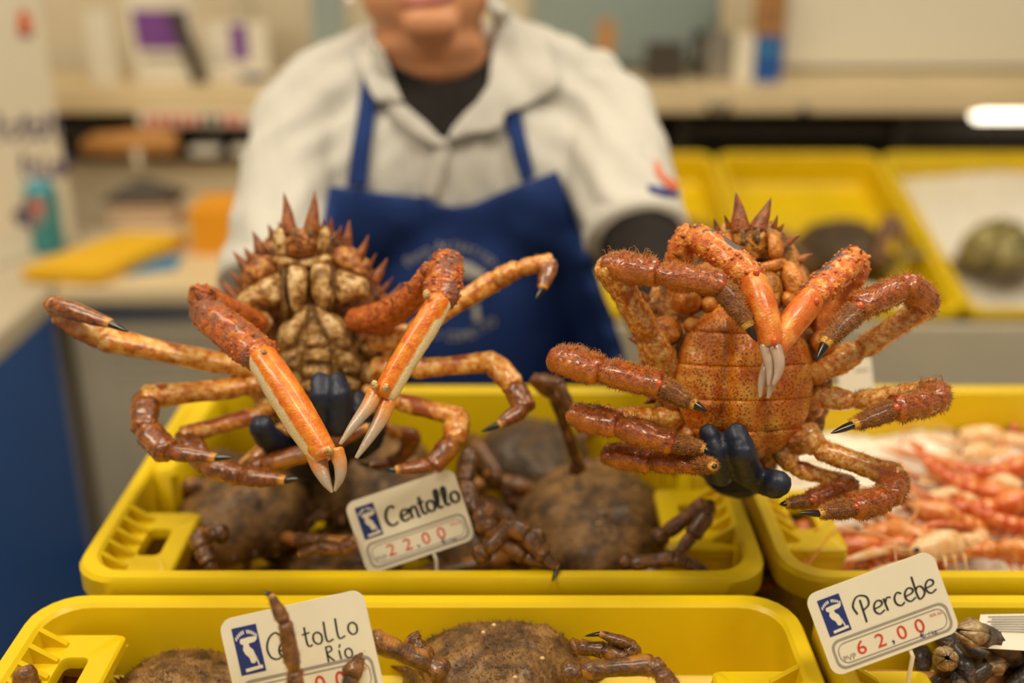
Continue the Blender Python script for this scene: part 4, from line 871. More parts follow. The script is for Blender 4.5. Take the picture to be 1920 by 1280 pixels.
# ------------------------------------------------------------------ crabs lying in the crates
def crate_crab(name, loc, yaw, size, seed, label, group, m='crate_crab', pitch=0, roll=0, fuzz=500, legs=None, px_legs=(), n_legs=8, claws=True, hgt=.42, lump=.004, cat='crab', barn=0, legm='crate_leg'):
    rng = random.Random(seed); Mx = Matrix.Translation(loc) @ Matrix.Rotation(yaw, 4, 'Z') @ Matrix.Rotation(pitch, 4, 'X') @ Matrix.Rotation(roll, 4, 'Y')
    t = empty(name, loc, label, cat, group)
    a = size / 2; N = 64; K = 12; rings = []
    def rim(th):
        x = a * .86 * math.cos(th); y = a * math.sin(th)
        if y > 0: x *= 1 - .42 * (y / a) ** 1.6
        else: x *= 1 + .02 * (y / a)
        return x, y
    prof = [(s, -.10) for s in (.05, .6, .9)] + [(1 - .98 * (i / K) ** 1.0, hgt * 1.0 * (1 - (1 - .98 * i / K) ** 2.2) ** .62) for i in range(K + 1)]
    for s, z in prof: rings.append([Vector((rim(2 * math.pi * j / N)[0] * s, rim(2 * math.pi * j / N)[1] * s, z * a)) for j in range(N)])
    mb = MB(); mb.loft(rings); sd = Vector((seed * 1.7, seed * .9, 0))
    for k in range(len(mb.v)):
        v = mb.v[k]; q = Vector((v.x, v.y, v.z + a * .3)).normalized()
        mb.v[k] = v + q * (noise.noise(v * 30 + sd) * lump + noise.noise(v * 90 + sd) * lump * .6 + (noise.noise(v * 260 + sd) * lump * .35 if fuzz > 700 else 0))
    mb.v = [Mx @ v for v in mb.v]
    nv = N * len(prof); Z = Mx.to_3x3() @ Vector((0, 0, 1)); cen = Mx @ Vector((0, 0, -.3 * a))
    mb.cur = 0
    for _ in range(50):   # tubercles on the back
        kk = rng.randrange(N * 4, nv - N); v = mb.v[kk]; q = (v - cen).normalized(); mb.spike(v - q * .001, q, .003 + rng.random() * .004, .0022, 5)
    mb.cur = 1
    for _ in range(fuzz):
        kk = rng.randrange(N * 3, nv - 1); v = mb.v[kk].lerp(mb.v[kk - N], rng.random()).lerp(mb.v[kk - 1], rng.random() * .5); q = (v - cen).normalized()
        mb.spike(v - q * .0005, q + Vector((rng.gauss(0, .5), rng.gauss(0, .5), rng.gauss(0, .5))), .0025 + rng.random() * .0035, .0004, 3)
    mb.fix = False
    mb.build('carapace', [M[m], M['fuzz']], t)
    W = lambda x, y, z: Mx @ Vector((x, y, z))
    for j in range(18):
        th = R(-20 + 220 * j / 17); x, y = rim(th); d = Mx.to_3x3() @ Vector((x, y, .01 + rng.random() * .02)).normalized()
        s_ = MB(); s_.spike(W(x * .96, y * .96, a * .04), d, a * (.10 + .08 * (j % 2)), a * .045, 6); s_.build('spine', M['crate_leg'], t)
    for s in (-1, 1):
        h = MB(); h.tube([W(s * a * .08, a * .92, .03 * a), W(s * a * .12, a * 1.08, .06 * a), W(s * a * .2, a * 1.25, .1 * a)], [a * .08, a * .055, a * .008], 8); h.build('rostrum_horn', M['crate_leg'], t)
    for _ in range(barn):
        kk = rng.randrange(N * 5, nv - N * 2); v = mb.v[kk]; q = MB(); q.ell(v, (.0022, .0018, .0016), n=8, k=5); q.build('barnacle', M['barnacle_shell'], t)
    mats = (M[legm],) * 4; rl = a * .105
    specs = legs if legs is not None else [(s, i) for s in (-1, 1) for i in range(4)]
    for (s, i) in specs[:n_legs]:
        ang = R(38 - 34 * i) + rng.gauss(0, .08); yb = a * (.35 - .28 * i)
        ln = a * (1.05 - .10 * i) * (1 + rng.gauss(0, .06)); d = Vector((s * math.cos(ang), math.sin(ang), 0)); zz = a * (.10 + rng.random() * .18)
        b = Vector((s * a * .55, yb, -.02 * a)); m0 = Vector((s * a * .82, yb + d.y * a * .1, 0)); m1 = m0 + d * ln + Vector((0, 0, zz))
        tw = rng.gauss(-.15, .25); d2 = Vector((d.x * math.cos(tw) - d.y * math.sin(tw) * s, d.y * math.cos(tw) + d.x * math.sin(tw), 0))
        c1 = m1 + d2 * a * .26 + Vector((0, 0, -a * .08)); p1 = c1 + d2 * a * .34 + Vector((0, -a * .06, -a * .30)); d1 = p1 + (-d2 * .08) * a + Vector((0, -a * .05, -a * .34)); t1 = d1 + (d1 - p1).normalized() * a * .12
        leg(t, [Mx @ q for q in (b, m0, m1, c1, p1, d1, t1)], [rl, rl * .95, rl * .85, rl * .7], mats, hair=18, bead=False, rng=rng, n=10)
    for jl, rad in px_legs: leg(t, J(*jl), rad, mats, hair=60, bead=False, rng=rng, n=12)
    if claws:
        for s in (-1, 1):
            q = [Vector((s * a * .4, a * .7, 0)), Vector((s * a * .75, a * 1.05, a * .05)), Vector((s * a * .55, a * 1.35, 0)), Vector((s * a * .15, a * 1.42, -a * .1)), Vector((s * a * .0, a * 1.36, -a * .14))]
            q = [Mx @ v for v in q]
            c = seg([q[1], lerp3(q[1], q[2], .5), q[2]], [rl, rl * 1.1, rl], M['crate_leg'], 'claw', t, n=10, rng=rng, pig=lambda t_, a_, v: .1)
            seg([q[0], q[1]], [rl, rl], M['crate_leg'], 'merus', c, n=10, rng=rng, pig=lambda t_, a_, v: .1)
            seg([q[2], q[3], q[4]], [rl * .9, rl * .5, rl * .1], M['finger'], 'finger', c, n=8, rng=rng, pig=lambda t_, a_, v: t_)
    return t
kk = lambda a, D: a * D / F
G1 = 'brown crabs in the middle crate'
crate_crab('brown_crab', PZ(1114, 990, .932), R(182), .202, 1, 'big brown crab with a smooth domed shell at the right of the middle crate', G1, pitch=R(-4), fuzz=350, lump=.003, barn=4, hgt=.50,
           legs=[(-1, 0), (1, 0), (1, 2), (1, 3)],
           px_legs=[(((1010, 1010, .99), (990, 1000, .985), (905, 955, .965), (915, 990, .96), (980, 1040, .955), (1040, 1062, .95), (1052, 1068, .948)), [kk(22, .97), kk(21, .97), kk(20, .97), kk(17, .97)]),
                    (((1230, 1010, 1.0), (1248, 1000, 1.0), (1318, 945, .99), (1330, 960, .985), (1300, 1000, .975), (1270, 1040, .965), (1262, 1052, .962)), [kk(19, .97), kk(18, .97), kk(17, .97), kk(14, .97)]),
                    (((1170, 1050, .965), (1185, 1056, .96), (1262, 1046, .955), (1282, 1052, .955), (1310, 1066, .955), (1335, 1076, .955), (1342, 1080, .955)), [kk(17, .96), kk(16, .96), kk(15, .96), kk(12, .96)])])
crate_crab('brown_crab', PZ(462, 968, .94), R(150), .180, 2, 'brown fuzzy crab in the left corner of the middle crate', G1, pitch=R(-6), fuzz=800, hgt=.5,
           px_legs=[(((420, 1000, 1.0), (402, 1000, .995), (372, 1005, .985), (378, 1025, .975), (392, 1052, .97), (405, 1078, .97), (410, 1085, .97)), [kk(19, .98), kk(18, .98), kk(17, .98), kk(14, .98)]),
                    (((560, 1010, .97), (600, 1012, .965), (660, 1016, .96), (640, 1030, .955), (600, 1025, .955), (560, 1040, .955), (548, 1046, .955)), [kk(15, .96), kk(15, .96), kk(14, .96), kk(11, .96)])], legs=[], claws=False)
crate_crab('brown_crab', PZ(680, 893, .95), R(168), .182, 3, 'brown crab behind the price card, below the left held crab', G1, fuzz=800, hgt=.5, legs=[(1, 0), (1, 1), (-1, 0), (-1, 1)])
crate_crab('brown_crab', PZ(1000, 862, .945), R(200), .150, 4, 'blackish crab at the back of the middle crate', G1, m='crate_crab_dark', fuzz=700, hgt=.52, legs=[(-1, 0), (1, 0), (-1, 2)],
           px_legs=[(((1080, 880, 1.06), (1085, 870, 1.05), (1040, 740, 1.02), (1000, 710, 1.02), (1050, 720, 1.0), (1085, 800, 1.0), (1090, 815, 1.0)), [kk(15, 1), kk(15, 1), kk(14, 1), kk(12, 1)]),
                    (((930, 900, 1.05), (915, 890, 1.04), (880, 850, 1.03), (872, 900, 1.01), (890, 960, .995), (905, 1010, .985), (908, 1022, .98)), [kk(19, 1), kk(19, 1), kk(18, 1), kk(15, 1)])])
crate_crab('brown_crab', PZ(640, 1050, .905), R(100), .135, 5, 'brown crab low in the middle crate under the price card', G1, fuzz=500, hgt=.45, legs=[(-1, 0), (1, 1)])
crate_crab('brown_crab', PZ(868, 1000, .915), R(190), .14, 6, 'brown crab at the centre of the middle crate, right of the price card', G1, fuzz=500, hgt=.4, legs=[(-1, 1)],
           px_legs=[(((900, 1040, .955), (912, 1030, .95), (955, 985, .955), (985, 1000, .95), (1020, 1040, .945), (1045, 1065, .94), (1035, 1090, .925)), [kk(20, .95), kk(20, .95), kk(18, .95), kk(13, .95)])])
G2 = 'crabs in the front crate'
crate_crab('brown_crab', PZ(936, 1290, .935), R(176), .190, 7, 'hairy dark brown crab dotted with pale barnacles in the front crate', G2, fuzz=3200, lump=.0045, barn=9, hgt=.56, legs=[(1, 3), (-1, 3)], claws=True,
           px_legs=[(((830, 1262, .80), (806, 1244, .80), (700, 1200, .79), (682, 1206, .785), (660, 1262, .775), (646, 1330, .77), (640, 1345, .77)), [kk(24, .79), kk(22, .79), kk(20, .79), kk(17, .79)]),
                    (((800, 1230, .84), (790, 1220, .845), (772, 1196, .85), (782, 1200, .85), (800, 1260, .84), (810, 1290, .83), (812, 1300, .83)), [kk(17, .84), kk(16, .84), kk(15, .84), kk(12, .84)]),
                    (((1060, 1262, .80), (1090, 1256, .80), (1220, 1246, .79), (1236, 1256, .785), (1262, 1290, .78), (1280, 1330, .775), (1284, 1340, .775)), [kk(22, .79), kk(20, .79), kk(18, .79), kk(15, .79)]),
                    (((1075, 1215, .84), (1085, 1212, .84), (1130, 1218, .835), (1175, 1230, .83), (1190, 1210, .83), (1125, 1188, .83), (1096, 1192, .828)), [kk(18, .83), kk(17, .83), kk(16, .83), kk(13, .83)])])
crate_crab('brown_crab', PZ(330, 1330, .93), R(160), .14, 8, 'brown crab half out of view beneath the front price card', G2, fuzz=900, hgt=.5, legs=[(1, 1), (-1, 2)],
           px_legs=[(((470, 1390, .745), (500, 1360, .745), (556, 1300, .745), (553, 1262, .743), (536, 1172, .742), (508, 1116, .742), (494, 1108, .742)), [kk(20, .745), kk(19, .745), kk(17.5, .745), kk(14.5, .745)]),
                    (((220, 1370, .80), (190, 1360, .80), (60, 1300, .80), (44, 1256, .80), (36, 1300, .80), (30, 1350, .80), (28, 1360, .80)), [kk(20, .8), kk(20, .8), kk(19, .8), kk(16, .8)])])
# rear crates
def incrate(i, u, v, w):
    c = BK[i]; Rm = Matrix.Rotation(TB, 3, 'X'); return c + Rm @ Vector((u, v, w))
crate_crab('brown_crab', incrate(1, .03, -.045, -.074), R(190), .28, 9, 'dark brown crab in the tilted rear crate behind the right held crab', 'crabs in the rear crates', m='crate_crab_dark', pitch=TB, fuzz=300, hgt=.68, legs=[], claws=False,
           px_legs=[(((1640, 500, 2.36), (1650, 490, 2.36), (1662, 420, 2.40), (1676, 410, 2.40), (1688, 440, 2.38), (1690, 470, 2.36), (1688, 480, 2.36)), [.016, .016, .014, .012]), (((1520, 500, 2.36), (1510, 490, 2.36), (1470, 440, 2.40), (1460, 450, 2.40), (1450, 480, 2.38), (1452, 500, 2.36), (1453, 510, 2.36)), [.016, .016, .014, .012])])
crate_crab('brown_crab', incrate(0, .10, .05, -.072), R(150), .19, 10, 'reddish brown crab in the rear crate beside the sleeve', 'crabs in the rear crates', pitch=TB, fuzz=200, hgt=.5, legs=[(-1, 1), (1, 1)])
crate_crab('olive_shellfish', incrate(2, -.085, -.17, .0), R(180), .20, 12, 'round olive mottled crab lying on ice in the rear crate', None, m='olive', pitch=TB, fuzz=100, hgt=.95, n_legs=8, lump=.005, legm='olive', legs=[(-1, 2), (1, 2)], claws=False)

# ------------------------------------------------------------------ ice
def ice(x0, x1, y0, y1, zf, name, label, xf=None, nx=70, ny=50):
    mb = MB(); g = []
    for i in range(ny + 1):
        row = []
        for j in range(nx + 1):
            x = x0 + (x1 - x0) * j / nx; y = y0 + (y1 - y0) * i / ny
            z = zf(x, y) + noise.noise(Vector((x * 22, y * 22, 3))) * .008 + noise.noise(Vector((x * 90, y * 90, 1))) * .004 + noise.noise(Vector((x * 210, y * 210, 6))) * .0022
            p = Vector((x, y, z)); mb.v.append(xf @ p if xf else p); row.append(len(mb.v) - 1)
        g.append(row)
    for i in range(ny):
        for j in range(nx): mb.f.append([g[i][j], g[i][j + 1], g[i + 1][j + 1], g[i + 1][j]]); mb.m.append(0)
    o = mb.build(name, M['ice'])
    # walls down so the heap is solid
    return tag(o, label, 'ice', kind='stuff')
ice(.262, .80, .808, 1.166, lambda x, y: .925 + .02 * (y - .8) / .36, 'crushed_ice', 'crushed ice under the pink prawns')
Rm = Matrix.Translation(BK[2]) @ Matrix.Rotation(TB, 4, 'X')
ice(-.178, .178, -.32, .32, lambda x, y: -.055 + .045 * math.exp(-((y - .02) / .2) ** 2) + .01 * math.sin(x * 12), 'crushed_ice', 'heap of crushed ice in the rear right crate', xf=Rm)

# ------------------------------------------------------------------ langoustines and prawns on the ice
def make_prawn(mname, curl, seed):
    rng = random.Random(seed); m = M[mname]
    t = empty('langoustine', (0, 0, 0))
    def put(mb, nm, par=None): 
        o = mb.build(nm, m, None); o.parent = par or t; return o
    # carapace along +x, tail curling
    mb = MB(); mb.tube(crom([(.0, 0, .012), (.02, 0, .015), (.045, 0, .013), (.06, 0, .011)], 4), [.009, .0105, .0122, .0128, .0130, .0128, .012, .011, .0098, .008, .006, .004, .0015], 12, flat=1.1); car = put(mb, 'carapace')
    for i in range(len(mb.v)): pass
    mb = MB(); mb.tube([(.058, 0, .014), (.075, 0, .019), (.088, 0, .021)], [.002, .0014, .0003], 6); put(mb, 'rostrum', car)
    p = Vector((0, 0, .012)); a = math.pi
    for i in range(6):
        q = p + Vector((math.cos(a), 0, math.sin(a) * .0)) * .013; r = .0100 - i * .0010
        a2 = a + curl; q = p + Vector((math.cos(a) * .0125, math.sin(a) * .0125, 0))
        mb = MB(); mb.tube([p, lerp3(p, q, .3), lerp3(p, q, .9), lerp3(p, q, 1.15)], [r * .94, r * 1.06, r * 1.0, r * .9], 12, flat=1.05); put(mb, 'tail_segment'); p = q; a = a2
    fan = MB()
    for f in (-.5, -.22, 0, .22, .5):
        d = Vector((math.cos(a + f), math.sin(a + f), -.05)); fan.tube([p, p + d * .011, p + d * .02], [.0018, .0038, .0012], 8, flat=.35)
    put(fan, 'tail_fan')
    for s in (-1, 1):
        mb = MB(); q = [(.045, s * .009, .008), (.062, s * .022, .008), (.085, s * .020, .009), (.118, s * .014 + rng.gauss(0, .004), .008)]
        mb.tube(crom(q, 4), [.003, .003, .003, .003, .0032, .0036, .004, .0043, .0045, .0042, .0034, .0024, .0006], 8); put(mb, 'claw')
        mb = MB(); mb.tube(crom([(.056, s * .004, .016), (.09, s * .02, .03), (.13, s * (.05 + rng.random() * .03), .022), (.16, s * (.08 + rng.random() * .03), .008)], 4), .0007, 4); put(mb, 'antenna')
        mb = MB(); mb.ell((.056, s * .0075, .0165), (.0028, .0028, .0028), n=8, k=6); o = mb.build('eye', M['tip'], None); o.parent = t
        for k in range(4):
            mb = MB(); x = .01 + k * .011; mb.tube([(x, s * .009, .008), (x + .008, s * .024, .012), (x + .014, s * .034, .001)], [.0016, .0013, .0005], 5); put(mb, 'walking_leg')
    return t
protos = [make_prawn('prawn', .16, 1), make_prawn('prawn_red', -.22, 2), make_prawn('prawn_pale', .3, 3)]
where = ['lying at the back edge of the ice', 'beside the held crab leg', 'in the middle of the pile', 'at the right edge of the picture', 'near the barnacle price card', 'at the front of the ice heap']
spots = [  # px, py, rot, proto, lift, scale
    (1790, 806, 200, 0, .0, 1.15, 'long coral langoustine stretched across the back of the ice'), (1890, 790, 250, 1, .006, 1.0, 'red langoustine at the back right corner of the ice'),
    (1880, 845, 160, 2, .004, 1.0, 'pale langoustine below the printed label'), (1862, 872, 190, 2, -.002, .9, 'pale thin prawn alone in the middle of the ice'),
    (1830, 935, 140, 0, .0, 1.1, 'coral langoustine beside the lowest held crab leg'), (1822, 918, 330, 2, .004, 1.0, 'pale pink langoustine behind the red pile'),
    (1880, 905, 20, 1, .012, 1.15, 'big dark red langoustine at the right edge of the ice'), (1820, 940, 345, 1, .012, 1.1, 'red langoustine pointing right across the pile'),
    (1800, 962, 200, 2, .008, 1.0, 'pale langoustine with folded claws in the pile'), (1860, 975, 5, 1, .02, 1.15, 'bright red langoustine on top of the pile'),
    (1900, 1010, 340, 1, .02, 1.0, 'red langoustine at the right front of the pile'), (1790, 1000, 170, 0, .016, 1.05, 'coral langoustine across the middle of the pile'),
    (1712, 1028, 185, 0, .012, 1.1, 'orange langoustine above the barnacle price card'), (1640, 1048, 190, 1, .008, 1.05, 'red langoustine behind the corner of the barnacle price card'),
    (1566, 1060, 175, 0, .004, 1.0, 'orange langoustine in the front left of the ice'), (1520, 1066, 200, 1, .0, .9, 'red langoustine in the front corner by the ledge'),
    (1640, 1050, 10, 1, .012, 1.0, 'red langoustine along the front rim of the ice'), (1740, 1040, 150, 0, .018, 1.0, 'orange langoustine just right of the card top'),
    (1800, 1050, 200, 2, .02, 1.15, 'pale plump langoustine at the front rim'), (1870, 1050, 330, 0, .02, 1.0, 'coral langoustine at the front rim near the right edge'),
    (1770, 1002, 30, 2, .002, .9, 'small pale prawn at the left of the pile'), (1600, 1070, 20, 0, .006, .9, 'small orange langoustine touching the front wall')]
used = set(); rp = random.Random(4)
for (x, y, rot, k_, lift, scl, lab) in spots:
    o = protos[k_] if k_ not in used else copy_tree(protos[k_]); used.add(k_)
    q = PZ(x, y, .934 + lift); o.location = q + Vector((0, 0, .002)); o.rotation_euler = (rp.gauss(0, .25), rp.gauss(0, .12), R(rot)); o.scale = (scl * .9,) * 3
    tag(o, lab, 'langoustine', 'langoustines and prawns on ice')

# ------------------------------------------------------------------ goose barnacles in the lower right crate
def make_perc(seed):
    rng = random.Random(seed); t = empty('goose_barnacle', (0, 0, 0))
    mb = MB(); pts = crom([(0, 0, 0), (.012, .004, .006), (.028, 0, .010), (.042, .004, .012)], 4); mb.tube(pts, [.004, .005, .0058, .0063, .0068, .007, .0072, .0073, .0073, .0072, .007, .0068, .0066], 10)
    for i, v in enumerate(mb.v): mb.v[i] = v + Vector((0, noise.noise(v * 250) * .0012, noise.noise(v * 250 + Vector((5, 5, 5))) * .0012))
    o = mb.build('stalk', M['perc_stalk'], None); o.parent = t
    for k in range(6):
        a = 2 * math.pi * k / 6; d = Vector((0, math.cos(a), math.sin(a))); b = Vector((.041, .004, .012)) + d * .0045
        mb = MB(); mb.tube([b, b + Vector((.008, 0, 0)) + d * .0022, b + Vector((.019 + .003 * (k % 2), 0, 0)) - d * .0028], [.0034, .0042, .0008], 8, flat=.5, ref=d); o = mb.build('plate', M['perc_plate'], None); o.parent = t
    return t
pr = [make_perc(1), make_perc(2)]
ps = [(1830, 1225, 320, 1.1, 'goose barnacle with a long dark stalk below the paper label'), (1760, 1240, 265, 1.0, 'goose barnacle showing a pale plate tip'), (1900, 1235, 200, 1.2, 'goose barnacle with pinkish plates at the right edge'), (1730, 1265, 110, 1.0, 'goose barnacle under the price card stick'), (1790, 1262, 250, 1.0, 'goose barnacle in the middle of the cluster'),
      (1850, 1258, 40, 1.0, 'goose barnacle lying across the cluster'), (1905, 1268, 170, 1.1, 'goose barnacle in the bottom right corner'), (1745, 1290, 20, 1.0, 'goose barnacle at the bottom of the picture'), (1820, 1290, 120, 1.0, 'goose barnacle cut by the bottom edge'), (1880, 1300, 45, 1.1, 'goose barnacle cut by the bottom right edge'), (1700, 1285, 240, .9, 'small goose barnacle at the left of the cluster')]
for i, (x, y, rot, scl, lab) in enumerate(ps):
    o = pr[i] if i < 2 else copy_tree(pr[i % 2]); o.location = PZ(x, y, .945 + .010 * (i % 3)); o.rotation_euler = (rp.random() * 3, rp.gauss(-.3, .2), R(rot)); o.scale = (scl * 1.12,) * 3
    tag(o, lab, 'barnacle', 'goose barnacles')
m = MB(); g = []
for i in range(17):
    for j in range(25): x = .29 + .5 * j / 24; y = .40 + .33 * i / 16; m.v.append(Vector((x, y, .930 + .006 * noise.noise(Vector((x * 14, y * 14, 0))) + .02 * max(0, (y - .66) / .07))))
for i in range(16):
    for j in range(24): a = i * 25 + j; m.f.append([a, a + 1, a + 26, a + 25]); m.m.append(0)
o = m.build('wrapping_paper', M['kraft']); md_ = o.modifiers.new('t', 'SOLIDIFY'); md_.thickness = .002
tag(o, 'brown wrapping paper under the goose barnacles', 'paper')

# ------------------------------------------------------------------ price cards
STROKES = {  # hand lettering on a unit grid, y up
    'C': [[(.62, .86), (.45, 1.0), (.2, .85), (.05, .5), (.12, .15), (.35, .02), (.6, .12)]],
    'e': [[(.08, .3), (.4, .36), (.45, .52), (.28, .6), (.1, .45), (.06, .2), (.22, .03), (.48, .12)]],
    'n': [[(.08, .58), (.1, .02)], [(.1, .4), (.25, .58), (.4, .5), (.42, .02), (.5, .06)]],
    't': [[(.2, .95), (.18, .2), (.28, .03), (.42, .08)], [(.02, .62), (.4, .66)]],
    'o': [[(.28, .58), (.1, .48), (.06, .2), (.22, .02), (.42, .1), (.46, .4), (.3, .58)]],
    'l': [[(.1, .1), (.28, .7), (.24, .98), (.12, .85), (.12, .2), (.22, .03), (.36, .08)]],
    'L': [[(.12, .95), (.1, .05), (.42, .06)]], 'r': [[(.1, .58), (.12, .02)], [(.12, .38), (.25, .56), (.42, .52)]],
    'c': [[(.42, .5), (.26, .6), (.08, .42), (.08, .16), (.25, .02), (.44, .1)]],
    'b': [[(.12, 1.0), (.1, .05), (.3, .02), (.44, .2), (.38, .45), (.22, .5), (.1, .38)]],
    'P': [[(.32, .9), (.28, -.1)], [(.02, .35), (-.05, .75), (.25, 1.08), (.62, .95), (.62, .6), (.3, .42)]],
    'R': [[(.12, .95), (.1, .02)], [(.1, .9), (.36, .92), (.42, .68), (.12, .5), (.45, .02)]], 'i': [[(.12, .58), (.14, .04)], [(.16, .72), (.26, .9)]], 'a': [[(.42, .5), (.25, .58), (.08, .4), (.1, .1), (.28, .05), (.42, .3), (.44, .04)]],
}
def price_card(cx, cy, D, ang, lines, price, label, stick=True, w=.100, h=.066, weight=1.0, lean=0.0, zb=.86):
    a = R(ang); u = (RT * math.cos(a) + UP * math.sin(a)); v = (-RT * math.sin(a) + UP * math.cos(a)); v = (v + FW * lean).normalized(); nrm = u.cross(v).normalized()
    c = P(cx, cy, D)
    if nrm.dot(FW) > 0: nrm = -nrm
    def at(x, y, k=0.0): return c + u * ((x - .5) * w) + v * ((.5 - y) * h) + nrm * k
    t = empty('price_card', Vector((at(.6, 1.0).x, at(.6, 1.0).y, zb)), label, 'price card', 'price cards')
    def plate(o2, name, m, z0, z1, par, smooth=False):
        mb = MB(); mb.loft([[at(x, y, z0) for x, y in o2], [at(x, y, z1) for x, y in o2]]); return mb.build(name, M[m], par, smooth)
    def rr(x0, y0, x1, y1, r, n=6):
        q = []; ry = r * w / h
        for ex, ey, s0 in ((x1 - r, y0 + ry, -90), (x1 - r, y1 - ry, 0), (x0 + r, y1 - ry, 90), (x0 + r, y0 + ry, 180)):
            for k in range(n + 1): th = R(s0 + 90 * k / n); q.append((ex + r * math.cos(th), ey + ry * math.sin(th)))
        return q
    card = plate(rr(0, 0, 1, 1, .085), 'card', 'card', -.0012, 0, t)
    lg = plate([(.075, .10), (.245, .10), (.245, .545), (.075, .545)], 'logo', 'navy_ink', .0001, .0003, card)
    X = lambda q: (.075 + .17 * q[0], .10 + .445 * q[1])
    fig = [[(.22, .30), (.26, .25), (.6, .24), (.9, .25), (.92, .31), (.8, .36), (.55, .37), (.56, .44), (.68, .52), (.72, .62), (.78, .72), (.62, .80), (.5, .78), (.46, .66), (.34, .58), (.28, .48), (.34, .38), (.24, .35)], [(.70, .66), (.76, .66), (.82, .86), (.76, .86)], [(.22, .88), (.92, .86), (.92, .93), (.22, .95)]]
    for f in fig: plate([X(q) for q in f], 'logo_figure', 'card', .0003, .0005, lg)
    def write(s, x, y, ht, m, par, wd=None, slant=0, name='lettering', up=0):
        vs_, fs_, wid = text_polys(s, 1.0); sc_ = ht / .72; k = (wd / wid if wd else sc_ * h / w)
        mb = MB(); mb.add([at(x + q.x * k + q.y * slant, y - q.y * sc_, .0004 + up) for q in vs_], fs_); mb.fix = False
        return mb.build(name, M[m], par, False)
    for k in range(11):        # the arched line of lettering is too small to read in the photo
        q_ = k / 10; xx = .088 + .138 * q_; yy = .135 + .05 * (2 * q_ - 1) ** 2
        if k == 5: continue
        plate([(xx, yy), (xx + .009, yy), (xx + .009, yy + .035), (xx, yy + .035)], 'logo_letter', 'card', .0003, .0005, lg)
    # grey double frame
    for (x0, y0, x1, y1, th) in ((.055, .60, .965, .955, .018), (.09, .655, .935, .905, .008)):
        o_ = rr(x0, y0, x1, y1, .07); i_ = rr(x0 + th, y0 + th * 1.5, x1 - th, y1 - th * 1.5, .058); n = len(o_); mb = MB()
        mb.add([at(x, y, .0003) for x, y in o_] + [at(x, y, .0003) for x, y in i_], [(k, (k + 1) % n, n + (k + 1) % n, n + k) for k in range(n)]); mb.fix = False; mb.build('frame_line', M['grey_ink'], card, False)
    # handwriting
    for s, x, y, ht, adv, th, rise in lines:
        for ch_ in s:
            for stl in STROKES[ch_]:
                cv = crom([Vector((*q, 0)) for q in stl], 5); mb = MB(); L_ = []; R_ = []
                for i, q in enumerate(cv):
                    tg = (cv[min(i + 1, len(cv) - 1)] - cv[max(i - 1, 0)]).normalized(); nn = Vector((-tg.y, tg.x, 0)) * (th * weight * (.7 + .5 * abs(tg.y)))
                    for lst, sg in ((L_, 1), (R_, -1)): z = q + nn * sg; lst.append(at(x + z.x * ht * h / w, y - z.y * ht, .0004))
                n = len(L_); mb.add(L_ + R_, [(k, k + 1, n + k + 1, n + k) for k in range(n - 1)]); mb.fix = False; mb.build('handwriting', M['black_ink'], card, False)
            x += adv * (1.5 if ch_ in 'CPR' else (.8 if ch_ in 'lit' else 1)) ; y -= rise
    write('PVP', .11, .875, .07, 'grey_ink', card)
    for ch_, x in zip(price, (.225, .375, .545, .685)): write(ch_, x, .855, .165, 'red_ink', card, wd=.075, name='price_digit')
    write(',', .487, .855, .16, 'navy_ink', card); write('€', .70, .925, .075, 'navy_ink', card); write('/ kg.', .765, .925, .05, 'navy_ink', card); write('IVA inc.', .82, .735, .045, 'red_ink', card, wd=.10)
    if stick:
        mb = MB(); mb.tube([at(.60, .90, -.0022), at(.605, 1.1, -.0022), (lambda q_: Vector((q_.x, q_.y + .004, zb)))(at(.605, 1.1, -.0022))], .0016, 8); mb.build('stick', M['card'], t)
    return t
price_card(769, 977, .965, 18.6, [('Centollo', .30, .485, .26, .086, .05, .004)], '2200', 'price card reading Centollo, standing in the middle crate', w=.1005, h=.066, weight=1.35)
price_card(566, 1232, .775, 12.6, [('Cen', .275, .47, .25, .050, .03, .0), ('toLLo', .53, .42, .20, .082, .036, .006), ('Rio', .66, .60, .16, .055, .04, .0)], '2000', 'price card reading Centollo Rio, in the front crate behind a raised crab leg', w=.1040, h=.076, zb=.924)
price_card(1655, 1150, .79, 20.2, [('Percebe', .32, .50, .27, .082, .036, .004)], '6200', 'price card reading Percebe, at the lower right', w=.0972, h=.0620, zb=.934)
# plain paper labels
def label_sheet(q, name, label, lines, m='paper', off=.0006):
    mb = MB(); n_ = (q[1] - q[0]).cross(q[3] - q[0]).normalized()
    if n_.dot(FW) > 0: n_ = -n_
    mb.loft([[p for p in q], [p + n_ * .0006 for p in q]]); o = mb.build(name, M[m], None, False)
    def at(x, y): return q[0].lerp(q[1], x).lerp(q[3].lerp(q[2], x), y) + n_ * (.0006 + off)
    for (x0, x1, y, th) in lines:
        k = MB(); k.add([at(x0, y), at(x1, y), at(x1, y + th), at(x0, y + th)], [(0, 1, 2, 3)]); k.fix = False; k.build('print_line', M['grey_ink'], o, False)
    return tag(o, label, 'label')
label_sheet([PZ(1640, 722, .985), PZ(1882, 726, .985), PZ(1868, 800, .945), PZ(1630, 790, .945)], 'paper_label', 'blank white paper label at the back of the prawn ice', [(.1, .5, .2, .03), (.1, .55, .35, .03)])
label_sheet([P(1838, 1152, .875), P(1960, 1150, .875), P(1960, 1222, .86), P(1826, 1214, .86)], 'paper_label', 'small printed paper label above the goose barnacles', [(.18 if k % 2 else .12, .9, .06 + k * .07, .035) for k in range(7)])
label_sheet([P(1570, 678, 1.12), P(1632, 668, 1.12), P(1640, 740, 1.12), P(1574, 744, 1.12)], 'paper_label', 'white card standing at the back of the ice behind the held crab', [(.5, .9, .3, .05)])
